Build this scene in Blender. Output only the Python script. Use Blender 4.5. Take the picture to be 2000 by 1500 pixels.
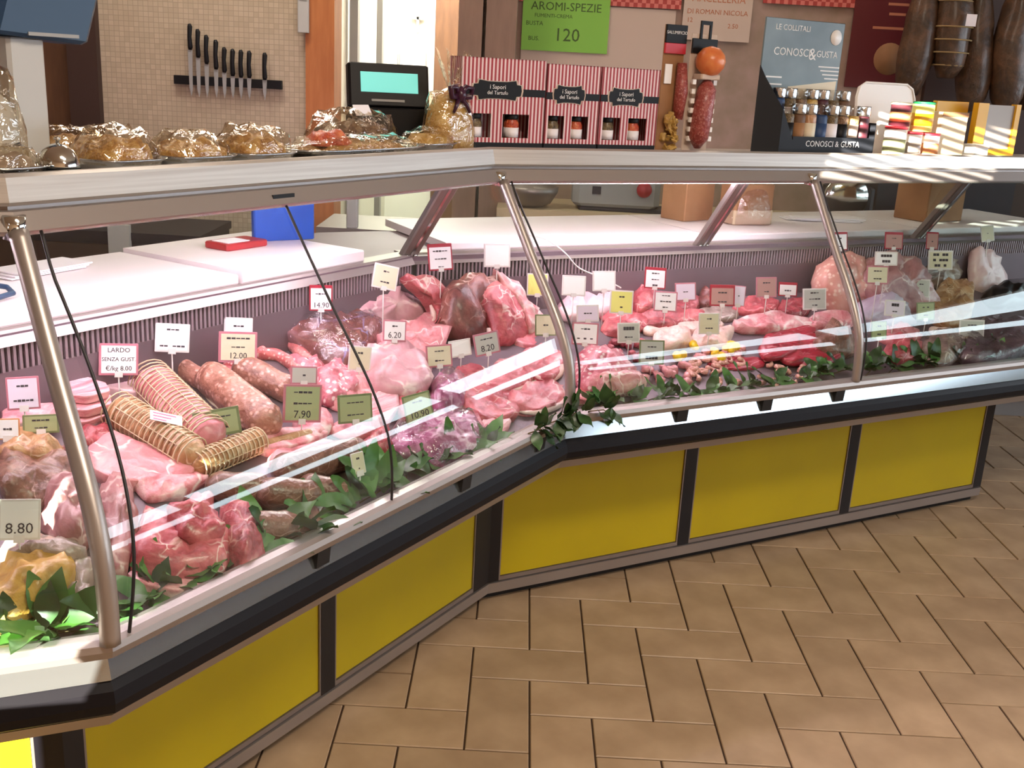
import bpy, bmesh, math, random
from mathutils import Vector, Matrix, noise, Quaternion, Euler
for o in list(bpy.data.objects): bpy.data.objects.remove(o)
rnd=random.Random(7)
sc=bpy.context.scene; COL=sc.collection
CAM=dict(loc=[0.065, -2.52, 1.4841],r=[0.99854, 0.015397, 0.051782],u=[-0.054022, 0.282686, 0.95769],f=[-0.000107, 0.959089, -0.283105],F=2060.67)
KPT=[0.0242, 0.2461, 0.0]
DIRS={'A':[0.9205, 0.3907, 0.0],'L':[0.5137, 0.858, 0.0],'R':[0.8771, 0.4804, 0.0]}
SH={"scale_post": [-1.1967, -1.1312, 1.513, 1.348, -0.3], "scale_head": [-1.241, -1.0847, 1.5674, 1.5103, -0.28], "bell": [-1.2832, -1.2115, 1.3426, 1.2874, -0.12], "foil_a": [-1.3017, -1.2275, 1.3238, 1.2766, -0.22], "tray1": [-1.1503, -0.9944, 1.3536, 1.2837, -0.2], "tray2": [-0.9897, -0.8177, 1.3418, 1.2863, -0.2], "tray3": [-0.8441, -0.6546, 1.3546, 1.2896, -0.2], "tray0": [-1.1125, -0.9612, 1.352, 1.2911, -0.34], "tray4": [-0.655, -0.1961, 1.3419, 1.281, -0.17], "mound": [-0.4209, -0.1371, 1.3808, 1.2856, -0.24], "tray5": [-0.1887, 0.0724, 1.3472, 1.2794, -0.2], "lcd": [-0.1991, 0.1256, 1.4812, 1.3735, -0.36], "lcdbase": [-0.2359, 0.1742, 1.3828, 1.3065, -0.36], "pasta": [-0.0803, 0.2006, 1.4452, 1.2756, -0.2], "pastatop": [-0.0495, 0.1868, 1.5237, 1.3992, -0.2], "box1": [-0.0388, 0.2193, 1.5301, 1.282, -0.25], "box2": [0.2201, 0.3974, 1.5209, 1.2824, -0.25], "box3": [0.4049, 0.6166, 1.5237, 1.2824, -0.25], "sal1": [0.5619, 0.6873, 1.6435, 1.2929, -0.2], "sal2": [0.6955, 0.8417, 1.6456, 1.2904, -0.2], "cgback": [1.0198, 1.4336, 1.7249, 1.2886, -0.3], "cgtray": [1.0424, 1.4808, 1.3534, 1.2827, -0.14], "cgside": [0.912, 1.0985, 1.5254, 1.2824, -0.22], "jars": [0.9481, 1.5154, 1.5211, 1.3446, -0.17], "arch": [1.4825, 1.8003, 1.5574, 1.3032, -0.3], "cang": [1.6917, 1.8071, 1.499, 1.3898, -0.22], "canr": [1.5419, 1.6584, 1.4132, 1.2814, -0.18], "canb": [1.6613, 1.8122, 1.3914, 1.283, -0.18], "bbox": [1.8615, 2.0289, 1.4571, 1.2837, -0.26], "can2": [1.6285, 1.7148, 1.4885, 1.3866, -0.24], "yfr": [2.0398, 2.2965, 1.4894, 1.2807, -0.22], "yb": [1.9775, 2.1302, 1.4823, 1.3464, -0.3], "wb": [2.0283, 2.1051, 1.3491, 1.2961, -0.26]}
BG={"knifewall": [-1.6552, -0.823, 1.8087, 1.1998, 1.9], "browncol": [-1.9165, -1.6558, 1.7816, 1.1499, 1.9], "jamb": [-0.8313, -0.7175, 1.8334, 1.1207, 1.92], "rack": [-1.3604, -0.9262, 1.403, 1.3714, 1.86], "door_opening": [-0.8902, -0.2902, 1.9288, 1.0605, 2.9], "pillar2": [-0.2706, -0.0045, 1.9247, 1.1066, 2.6], "check": [-0.0234, 0.7846, 1.8829, 1.8092, 2.86], "check2": [1.1878, 2.0389, 1.9454, 1.863, 2.86], "green": [0.0199, 0.4385, 1.8466, 1.5924, 2.85], "paper": [0.7923, 1.1229, 1.8835, 1.6797, 2.85], "redposter": [1.5982, 1.9109, 1.9735, 1.5796, 2.85], "cross": [-0.676, -0.607, 1.8041, 1.6912, 4.3], "browndoor": [-0.5287, -0.372, 1.8719, 0.9749, 4.2], "dispenser": [-0.7446, -0.5793, 1.5977, 1.4964, 4.2], "phone": [-0.8307, -0.7863, 1.7327, 1.5878, 1.86], "slicer": [0.277, 0.8225, 1.0123, 0.8837, 2.5], "bench": [-0.6406, -0.2821, 0.9189, 0.7815, 1.5], "leg": [-0.5766, -0.5415, 0.9911, 0.8551, 1.5], "darkcab": [-1.877, -0.9869, 0.8438, 0.6865, 1.75], "bowl": [-0.2774, -0.0687, 0.9845, 0.8557, 2.3], "disc": [1.4365, 1.604, 1.0307, 0.9168, 2.5], "hams": [1.8293, 2.2876, 1.8978, 1.4606, 2.5], "board_r": [1.6848, 2.4635, 1.0903, 0.8729, 2.6]}

# ---------------------------------------------------------------- camera, world, sun, exposure
cd=bpy.data.cameras.new('camera'); cam=bpy.data.objects.new('camera',cd); COL.objects.link(cam)
cd.sensor_width=36; cd.lens=CAM['F']*36/2000; cd.clip_start=.05
cr,cu,cf=[Vector(CAM[k]) for k in 'ruf']
cam.matrix_world=Matrix.Translation(CAM['loc'])@Matrix((cr,cu,-cf)).transposed().to_4x4()
sc.camera=cam
sc.view_settings.view_transform='Standard'; sc.view_settings.look='None'
sc.view_settings.gamma=1; sc.view_settings.use_curve_mapping=False
sc.view_settings.exposure=-0.06
w=bpy.data.worlds.new('sky'); sc.world=w; w.use_nodes=True
wb=w.node_tree.nodes['Background']; wb.inputs[0].default_value=(.80,.90,1,1); wb.inputs[1].default_value=9.0
SUN=Vector((.53,.85,-.20)).normalized()
sd=bpy.data.lights.new('sun','SUN'); sd.energy=62; sd.angle=math.radians(.12); sd.color=(1,.93,.80)
so=bpy.data.objects.new('sun',sd); COL.objects.link(so); so.rotation_euler=SUN.to_track_quat('-Z','Y').to_euler()
def area(name,loc,rot,sx,sy,power,color):
    l=bpy.data.lights.new(name,'AREA'); l.shape='RECTANGLE'; l.size=sx; l.size_y=sy; l.energy=power; l.color=color
    o=bpy.data.objects.new(name,l); COL.objects.link(o); o.location=loc; o.rotation_euler=rot; return o
area('ceiling_light',(.9,-1.9,2.93),(0,0,0),1.2,.3,78,(1,.86,.70))
area('ceiling_light',(2.9,-3.2,2.93),(0,0,0),1.2,.3,26,(1,.84,.66))
area('ceiling_light',(-1.1,1.15,2.93),(0,0,math.radians(20)),1.2,.3,30,(1,.90,.78))
area('ceiling_light',(1.2,2.2,2.93),(0,0,math.radians(28)),1.2,.3,9,(1,.86,.74))
area('corridor_light',(-.55,3.6,2.6),(0,0,0),.6,.6,75,(1,.96,.88))
# ---------------------------------------------------------------- materials
def lin(h):
    h=h.lstrip('#'); c=[int(h[i:i+2],16)/255 for i in (0,2,4)]
    return tuple(x/12.92 if x<=.04045 else ((x+.055)/1.055)**2.4 for x in c)+(1,)
class NT:
    def __init__(s,name):
        s.m=bpy.data.materials.new(name); s.m.use_nodes=True; s.t=s.m.node_tree
        s.b=s.t.nodes['Principled BSDF']; s.out=s.t.nodes['Material Output']
    def n(s,ty,**k):
        x=s.t.nodes.new(ty)
        for a,v in k.items():
            if a.startswith('i_'):
                key=a[2:].replace('_',' '); x.inputs[key].default_value=v
            else: setattr(x,a,v)
        return x
    def l(s,a,b): s.t.links.new(a,b)
    def coord(s,kind='Object',scale=(1,1,1)):
        c=s.n('ShaderNodeTexCoord'); mp=s.n('ShaderNodeMapping'); mp.inputs['Scale'].default_value=scale
        s.l(c.outputs[kind],mp.inputs[0]); return mp.outputs[0]
    def ramp(s,fac,stops):
        r=s.n('ShaderNodeValToRGB'); e=r.color_ramp.elements
        while len(e)<len(stops): e.new(.5)
        for i,(p,c) in enumerate(stops): e[i].position=p; e[i].color=lin(c) if isinstance(c,str) else c
        s.l(fac,r.inputs[0]); return r.outputs[0]
    def mix(s,f,a,b):
        x=s.n('ShaderNodeMix',data_type='RGBA')
        if isinstance(f,float): x.inputs[0].default_value=f
        else: s.l(f,x.inputs[0])
        for k,v in ((6,a),(7,b)):
            if isinstance(v,(str,tuple)): x.inputs[k].default_value=lin(v) if isinstance(v,str) else v
            else: s.l(v,x.inputs[k])
        return x.outputs[2]
    def bump(s,h,st,dist=.002):
        b=s.n('ShaderNodeBump'); b.inputs['Strength'].default_value=st; b.inputs['Distance'].default_value=dist
        s.l(h,b.inputs['Height']); s.l(b.outputs[0],s.b.inputs['Normal'])
def pm(name,c,rough=.5,metal=0.,c2=None,scale=20.,bump=0.,kind='Object',stretch=(1,1,1),spec=.5,coat=0,lo=.35,hi=.65,rnd_amt=0,detail=4):
    t=NT(name); b=t.b
    b.inputs['Roughness'].default_value=rough; b.inputs['Metallic'].default_value=metal
    b.inputs['Specular IOR Level'].default_value=spec; b.inputs['Coat Weight'].default_value=coat
    b.inputs['Base Color'].default_value=lin(c)
    col=None
    if c2 or bump:
        co=t.coord(kind,stretch); nz=t.n('ShaderNodeTexNoise'); nz.inputs['Scale'].default_value=scale; nz.inputs['Detail'].default_value=detail
        t.l(co,nz.inputs[0])
        if c2: col=t.ramp(nz.outputs[0],[(lo,c),(hi,c2)]); t.l(col,b.inputs['Base Color'])
        if bump: t.bump(nz.outputs[0],bump)
    if rnd_amt:
        oi=t.n('ShaderNodeObjectInfo'); hs=t.n('ShaderNodeHueSaturation')
        mr=t.n('ShaderNodeMapRange'); mr.inputs[3].default_value=1-rnd_amt; mr.inputs[4].default_value=1+rnd_amt
        t.l(oi.outputs['Random'],mr.inputs[0]); t.l(mr.outputs[0],hs.inputs['Value'])
        if col: t.l(col,hs.inputs['Color'])
        else: hs.inputs['Color'].default_value=lin(c)
        t.l(hs.outputs[0],b.inputs['Base Color'])
    return t.m
def meat(name,dark,mid,light,fat=None,fw=.06,scale=14.,fscale=22.,rough=.38,speck=None,sscale=90.,bump=.5,stretch=(1,1,1)):
    t=NT(name); co=t.coord('Object',stretch)
    nz=t.n('ShaderNodeTexNoise'); nz.inputs['Scale'].default_value=scale; nz.inputs['Detail'].default_value=9; nz.inputs['Roughness'].default_value=.66; nz.inputs['Distortion'].default_value=.9
    t.l(co,nz.inputs[0])
    col=t.ramp(nz.outputs[0],[(.34,dark),(.5,mid),(.66,light)])
    if fat:
        dn=t.n('ShaderNodeTexNoise'); dn.inputs['Scale'].default_value=18; t.l(co,dn.inputs[0])
        ad=t.n('ShaderNodeMix',data_type='VECTOR'); ad.inputs[0].default_value=.06; t.l(co,ad.inputs[4]); t.l(dn.outputs['Color'],ad.inputs[5])
        v=t.n('ShaderNodeTexVoronoi',feature='DISTANCE_TO_EDGE'); v.inputs['Scale'].default_value=fscale; t.l(ad.outputs[1],v.inputs[0])
        f=t.ramp(v.outputs['Distance'],[(fw*.15,(1,1,1,1)),(fw*.75,(0,0,0,1))])
        g=t.n('ShaderNodeTexNoise'); g.inputs['Scale'].default_value=9; t.l(co,g.inputs[0])
        gm=t.ramp(g.outputs[0],[(.42,(0,0,0,1)),(.56,(1,1,1,1))])
        mu=t.n('ShaderNodeMath',operation='MULTIPLY'); t.l(f,mu.inputs[0]); t.l(gm,mu.inputs[1])
        col=t.mix(mu.outputs[0],col,fat)
    if speck:
        v=t.n('ShaderNodeTexVoronoi'); v.inputs['Scale'].default_value=sscale; t.l(co,v.inputs[0])
        f=t.ramp(v.outputs['Distance'],[(.22,(1,1,1,1)),(.42,(0,0,0,1))]); col=t.mix(f,col,speck)
    t.l(col,t.b.inputs['Base Color']); t.b.inputs['Roughness'].default_value=rough
    t.b.inputs['Coat Weight'].default_value=.25; t.b.inputs['Coat Roughness'].default_value=.2
    n2=t.n('ShaderNodeTexNoise'); n2.inputs['Scale'].default_value=scale*4; n2.inputs['Detail'].default_value=5; t.l(co,n2.inputs[0])
    t.bump(n2.outputs[0],min(1,bump*1.6),.006)
    return t.m
def thin(name,tint,rough=.0,ior=1.45,bump=0,bscale=40,extra=0.,alpha_col=None):
    """thin clear sheet: fresnel mix of see-through and mirror reflection"""
    t=NT(name); t.t.nodes.remove(t.b)
    tr=t.n('ShaderNodeBsdfTransparent'); tr.inputs[0].default_value=lin(tint)
    gl=t.n('ShaderNodeBsdfGlossy'); gl.inputs['Roughness'].default_value=rough; gl.inputs['Color'].default_value=(1,1,1,1)
    fr=t.n('ShaderNodeLayerWeight'); fr.inputs['Blend'].default_value=.5
    pw=t.n('ShaderNodeMath',operation='POWER'); pw.inputs[1].default_value=5; t.l(fr.outputs['Facing'],pw.inputs[0])
    r0=((ior-1)/(ior+1))**2; ma=t.n('ShaderNodeMath',operation='MULTIPLY_ADD'); ma.inputs[1].default_value=1-r0; ma.inputs[2].default_value=r0; t.l(pw.outputs[0],ma.inputs[0])
    mx=t.n('ShaderNodeMixShader'); last=ma.outputs[0]
    if extra:
        ad=t.n('ShaderNodeMath',operation='ADD'); ad.inputs[1].default_value=extra; ad.use_clamp=True; t.l(last,ad.inputs[0]); last=ad.outputs[0]
    t.l(last,mx.inputs[0]); t.l(tr.outputs[0],mx.inputs[1]); t.l(gl.outputs[0],mx.inputs[2]); t.l(mx.outputs[0],t.out.inputs[0])
    if bump:
        co=t.coord('Object'); nz=t.n('ShaderNodeTexNoise'); nz.inputs['Scale'].default_value=bscale; nz.inputs['Detail'].default_value=3; nz.inputs['Distortion'].default_value=1
        t.l(co,nz.inputs[0]); b=t.n('ShaderNodeBump'); b.inputs['Strength'].default_value=bump; b.inputs['Distance'].default_value=.01
        t.l(nz.outputs[0],b.inputs['Height']); t.l(b.outputs[0],gl.inputs['Normal']); t.l(b.outputs[0],fr.inputs['Normal'])
    return t.m
def emit(name,c,st):
    t=NT(name); t.b.inputs['Base Color'].default_value=lin(c); t.b.inputs['Emission Color'].default_value=lin(c); t.b.inputs['Emission Strength'].default_value=st; return t.m
M={}
M.update(
 tile=pm('floor_tile','#987e62',.45,c2='#b2987a',scale=7,bump=.15,rnd_amt=.08,lo=.3,hi=.7,detail=8),
 grout=pm('grout','#3a2716',.9),
 yellow=pm('yellow_panel','#bca80c',.42,c2='#b4a00c',scale=3),
 black=pm('black_trim','#0d0c12',.35), blackmat=pm('black_matt','#120f10',.7), rubber=pm('black_bumper','#0c0a10',.5,spec=.25),
 steel=pm('brushed_steel','#cfcac4',.36,.6,c2='#bfb8b2',scale=3,stretch=(1,1,60),bump=.05),
 steelsatin=pm('satin_steel','#948a86',.42,.7),
 chrome=pm('chrome','#dfe3e2',.12,1.),
 alu=pm('aluminium','#a39a95',.36,.6), mirror=pm('polished_strip','#b4bec2',.16,.9),
 inner=pm('inner_steel','#6f5b63',.5,.35,c2='#84707a',scale=2), deck=pm('deck_steel','#75656c',.45,.3),
 slot=pm('grille_dark','#2a2226',.8), bar=pm('grille_bar','#a08c94',.5,.4),
 board=pm('white_board','#efe6e6',.45,c2='#e6dada',scale=2), boardedge=pm('board_edge','#e8dede',.5),
 seal=pm('black_seal','#1a1618',.5),
 glass=thin('case_glass','#f4fbf8',0.,1.5), wrap=thin('clear_film','#fbf4f8',.06,1.45,.6,38,.05), wrapc=thin('cellophane','#f6f0e4',.05,1.5,.9,30,.10),
 lidglass=thin('clear_plastic','#f2f2f0',.05,1.5,0,40,.04),
 tube=emit('fluorescent_tube','#ffe2f6',54.), lcd=emit('lcd_screen','#6fd0c8',.75),
 beefred=meat('beef_red','#96303c','#c65a64','#de8486','#f0ccc4',.05,12,16),
 beef=meat('beef','#7c2834','#b04a54','#cf7074','#e4b6b0',.05,16,18),
 beefdark=meat('beef_dark','#4a2022','#7c3f3d','#a0625a','#c9a09a',.04,10,12),
 wine=meat('beef_wine','#7c1226','#a92438','#c8465a','#e59aa4',.03,10,14,stretch=(.4,2,1)),
 pork=meat('pork','#c06a74','#dc8a92','#eaa9ac','#f6d6d4',.05,8,10),
 chop=meat('pork_chop','#b84a56','#d97882','#eb9ea2','#f6cfcc',.09,12,14),
 fatpink=meat('pork_fat','#c25a66','#e59aa0','#f6cccc','#fbe4e2',.14,12,12),
 bacon=meat('belly_stripe','#b84c5c','#eeb0b8','#fbe0e2',None,stretch=(.25,2.6,2.6),scale=10),
 lard=meat('lard','#d8a8ae','#eac4c8','#f4dadc',None,scale=6,bump=.2), pale=meat('pale_skin','#b98088','#d39ca4','#e2b6b8','#efd0cc',.05,6,7,bump=.25),
 speck=meat('speckled_pork','#b44a5e','#d67c8a','#e69ca4',None,scale=14,speck='#f7d4d6',sscale=60),
 coarse=meat('coarse_sausage','#8a5448','#a8705f','#c28c7c',None,scale=20,speck='#d8a596',sscale=75,rough=.3),
 sausage=meat('fresh_sausage','#c24a50','#dd7474','#ee9c98',None,scale=18,speck='#f6c4bc',sscale=110,rough=.28),
 roast=meat('roast','#5c3a2e','#80574a','#a07264','#b8948a',.03,18,16,rough=.32), tan=meat('tan_roast','#94603c','#b98a62','#d2a884','#e6cdb4',.05,14,16),
 skin=meat('grey_skin','#7e6a62','#a08a82','#bda8a0','#cfc0b8',.04,9,10), ham=meat('ham','#8a5256','#b0787a','#c69896','#d8b6b2',.04,7,8),
 mort=meat('mortadella','#c47e78','#d9988e','#e4aca2',None,scale=5,speck='#eec8bc',sscale=55,bump=.1), lilac=meat('lilac_ham','#bba6be','#cdbcd2','#ddd0e0','#e8e0ea',.05,7,8,bump=.15),
 purple=meat('purple_meat','#7a3454','#b06088','#d094b4','#ecccdc',.12,16,18), purpledark=meat('purple_dark','#3e2c34','#66505c','#8a7480',None,scale=10),
 bagmeat=meat('bagged_meat','#5a3230','#84504a','#9c7078','#8f86b0',.05,7,9,rough=.25),
 poultry=meat('poultry_skin','#a8762e','#cfa04a','#e2c078',None,scale=9,bump=.8), chicken=meat('chicken','#dda8a0','#f0ccc2','#fae2da',None,scale=14),
 yellowfat=meat('yellow_fat','#e0d0a0','#efe3bc','#f8f0d8',None,scale=10), spiral=meat('pancetta','#a85a60','#d09090','#e8bcb4','#f3dad2',.1,14,20),
 net=pm('netting','#dcc2a4',.7), fatrim=pm('fat_rim','#ecc4bc',.45,c2='#f4dad2',scale=40,bump=.3),
 leaf=pm('leaf','#2f5426',.38,c2='#4c7438',scale=25,rnd_amt=.35), leafl=pm('leaf_light','#6a9a42',.4,c2='#4f8636',scale=20,rnd_amt=.2), leafd=pm('leaf_dark','#1e3416',.38,c2='#35522a',scale=25,rnd_amt=.3),
 stem=pm('stem','#5c4a2a',.7),
 pepper=pm('yellow_pepper','#e8a800',.3,c2='#f2cc20',scale=30), curl=meat('meat_curl','#c87c70','#e8aca0','#f6d2c4',None,scale=30), dice=meat('diced_meat','#8c3040','#b8525e','#d88890',None,scale=30),
 fr_white=pm('card_frame_white','#e6dcdc',.4), fr_pink=pm('card_frame_pink','#c4788a',.4), fr_red=pm('card_frame_red','#a8203a',.4), fr_green=pm('card_frame_green','#7c8460',.4), fr_orange=pm('card_frame_orange','#d89060',.4),
 white=pm('card_white','#f6f0f4',.55), ivory=pm('card_ivory','#e2d6bc',.5), blank=pm('card_blank','#fffafc',.5), lilacp=pm('card_lilac','#e6d6ea',.5), green=pm('card_green','#a9ae84',.5), pale_c=pm('card_pale','#c4c0bc',.5), yellow_c=pm('card_yellow','#f0e884',.5), pinkish=pm('card_pinkish','#b98a86',.5),
 ink=pm('ink','#3c3440',.7), inkpink=pm('ink_pink','#d06a9a',.7), inkgreen=pm('ink_green','#48602c',.7), inkwhite=pm('print_white','#e8e8e8',.6), inkbrown=pm('ink_orange','#b87454',.7),
)
CARDMAT={'white':'white','ivory':'ivory','blank':'blank','lilac':'lilacp','green':'green','pale':'pale_c','yellow':'yellow_c','pinkish':'pinkish'}
# ---------------------------------------------------------------- mesh helpers
class MB:
    def __init__(s): s.v=[]; s.f=[]; s.sm=[]
    def add(s,vs,fs,smooth=False):
        k=len(s.v); s.v+= [Vector(v) for v in vs]; s.f+=[tuple(i+k for i in f) for f in fs]; s.sm+=[smooth]*len(fs); return s
    def box(s,x0,x1,y0,y1,z0,z1,m=None):
        vs=[Vector((x,y,z)) for z in (z0,z1) for x,y in ((x0,y0),(x1,y0),(x1,y1),(x0,y1))]
        if m: vs=[m@v for v in vs]
        return s.add(vs,[(0,3,2,1),(4,5,6,7),(0,1,5,4),(1,2,6,5),(2,3,7,6),(3,0,4,7)])
    def bbox(s,x0,x1,y0,y1,z0,z1,b,m=None):
        # box with chamfered vertical corners and top edge
        def ring(i,z): return [Vector((x,y,z)) for x,y in ((x0+b+i,y0+i),(x1-b-i,y0+i),(x1-i,y0+b+i),(x1-i,y1-b-i),(x1-b-i,y1-i),(x0+b+i,y1-i),(x0+i,y1-b-i),(x0+i,y0+b+i))]
        R=[ring(b*.5,z0),ring(0,z0+b*.5),ring(0,z1-b*.5),ring(b*.5,z1)]
        vs=[v for r in R for v in r]
        if m: vs=[m@v for v in vs]
        fs=[(k*8+i,k*8+(i+1)%8,(k+1)*8+(i+1)%8,(k+1)*8+i) for k in range(3) for i in range(8)]
        fs+=[tuple(range(7,-1,-1)),tuple(range(24,32))]
        return s.add(vs,fs)
    def prism(s,a,b,smooth=False):
        n=len(a); return s.add(list(a)+list(b),[(i,(i+1)%n,n+(i+1)%n,n+i) for i in range(n)]+[tuple(range(n-1,-1,-1)),tuple(range(n,2*n))],smooth)
    def tube(s,pts,rad,n=8,smooth=True,cap=True):
        pts=[Vector(p) for p in pts]; R=rad if isinstance(rad,(list,tuple)) else [rad]*len(pts)
        vs=[]; up=None
        for i,p in enumerate(pts):
            t=(pts[min(i+1,len(pts)-1)]-pts[max(i-1,0)]).normalized()
            if up is None: up=Vector((0,0,1)) if abs(t.z)<.9 else Vector((1,0,0))
            a=t.cross(up).normalized(); b=a.cross(t).normalized(); up=b
            for k in range(n):
                g=2*math.pi*k/n; vs.append(p+(a*math.cos(g)+b*math.sin(g))*R[i])
        m=len(pts); fs=[(i*n+k,i*n+(k+1)%n,(i+1)*n+(k+1)%n,(i+1)*n+k) for i in range(m-1) for k in range(n)]
        if cap: fs+=[tuple(range(n-1,-1,-1)),tuple(range((m-1)*n,m*n))]
        return s.add(vs,fs,smooth)
    def lathe(s,prof,n=24,m=None,smooth=True):
        vs=[Vector((r*math.cos(2*math.pi*k/n),r*math.sin(2*math.pi*k/n),z)) for r,z in prof for k in range(n)]
        if m: vs=[m@v for v in vs]
        q=len(prof); fs=[(i*n+k,i*n+(k+1)%n,(i+1)*n+(k+1)%n,(i+1)*n+k) for i in range(q-1) for k in range(n)]
        fs+=[tuple(range(n-1,-1,-1)),tuple(range((q-1)*n,q*n))]
        return s.add(vs,fs,smooth)
    def mesh(s,name,inv=None):
        me=bpy.data.meshes.new(name); vs=[inv@v for v in s.v] if inv else s.v
        me.from_pydata([tuple(v) for v in vs],[],s.f)
        me.polygons.foreach_set('use_smooth',s.sm); me.update(); return me
def tag(o,label=None,cat=None,group=None,kind=None):
    if label: o['label']=label
    if cat: o['category']=cat
    if group: o['group']=group
    if kind: o['kind']=kind
    return o
def link(name,data,parent=None,basis=None):
    o=bpy.data.objects.new(name,data); COL.objects.link(o)
    if parent: o.parent=parent
    if basis is not None: o.matrix_basis=basis
    return o
WM={}
def root(name,label,cat,m,group=None):
    o=link(name,None,None,m); o.empty_display_size=.05; WM[o.name]=m.copy(); return tag(o,label,cat,group)
def part(name,mb,mat,parent,world=False,label=None,kind=None):
    inv=WM[parent.name].inverted() if (world and parent) else None
    me=mb.mesh(name,inv); me.materials.append(M[mat] if isinstance(mat,str) else mat)
    o=link(name,me,parent)
    if parent: WM[o.name]=WM.get(parent.name,Matrix())
    else: WM[o.name]=Matrix()
    if label: o['label']=label
    if kind: o['kind']=kind
    return o
def struct(name,mb,mat): return tag(part(name,mb,mat,None),kind='structure')
ZUP=Vector((0,0,1)); KP=Vector(KPT)
T1=math.tan(math.radians(15.19)); T2=math.tan(math.radians(18.05)); S2=-1.383
FR={}
for k,dv in DIRS.items():
    dv=Vector(dv); nv=Vector((dv.y,-dv.x,0)); FR[k]=[KP.copy(),dv,nv]
FR['A'][0]=KP+FR['L'][1]*S2
def P(run,s,d,z): o,e,n=FR[run]; return o+e*s+n*d+ZUP*z
def frame(run,s,d,z,th=0.,spin=0.):
    o,e,n=FR[run]; t=math.radians(th)
    ey=-n*math.cos(t)+ZUP*math.sin(t); ez=n*math.sin(t)+ZUP*math.cos(t)
    m=Matrix((e,ey,ez)).transposed().to_4x4()
    return Matrix.Translation(P(run,s,d,z))@m@Matrix.Rotation(math.radians(spin),4,'Z')
D0,Z0,D1,Z1=.235,.605,-.375,.775
TH=math.degrees(math.atan2(Z1-Z0,D0-D1))
def deckz(d): return Z0+(Z1-Z0)*(D0-d)/(D0-D1)
def catmull(p,k,closed=True):
    n=len(p); out=[]
    for i in range(n if closed else n-1):
        g=lambda j: Vector(p[j%n]) if closed else Vector(p[min(max(j,0),n-1)])
        a,b,c,d=g(i-1),g(i),g(i+1),g(i+2)
        for q in range(k):
            t=q/k; out.append(.5*((2*b)+(c-a)*t+(2*a-5*b+4*c-d)*t*t+(3*b-a-3*c+d)*t**3))
    if not closed: out.append(Vector(p[-1]))
    return out
def nz(v,f,seed): return noise.noise(Vector((v[0]*f+seed*3.1,v[1]*f-seed*1.7,v[2]*f+seed)))
def text_part(txt,size,mat,parent,m,name='text',ext=.0003,align='CENTER'):
    cu=bpy.data.curves.new('text','FONT'); cu.body=txt; cu.size=size; cu.extrude=ext; cu.align_x=align; cu.align_y='CENTER'; cu.resolution_u=2
    t=bpy.data.objects.new('t',cu); COL.objects.link(t); dg=bpy.context.evaluated_depsgraph_get(); me=bpy.data.meshes.new_from_object(t.evaluated_get(dg))
    bpy.data.objects.remove(t); me.transform(m); me.materials.clear(); me.materials.append(M[mat])
    return link(name,me,parent)
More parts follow.
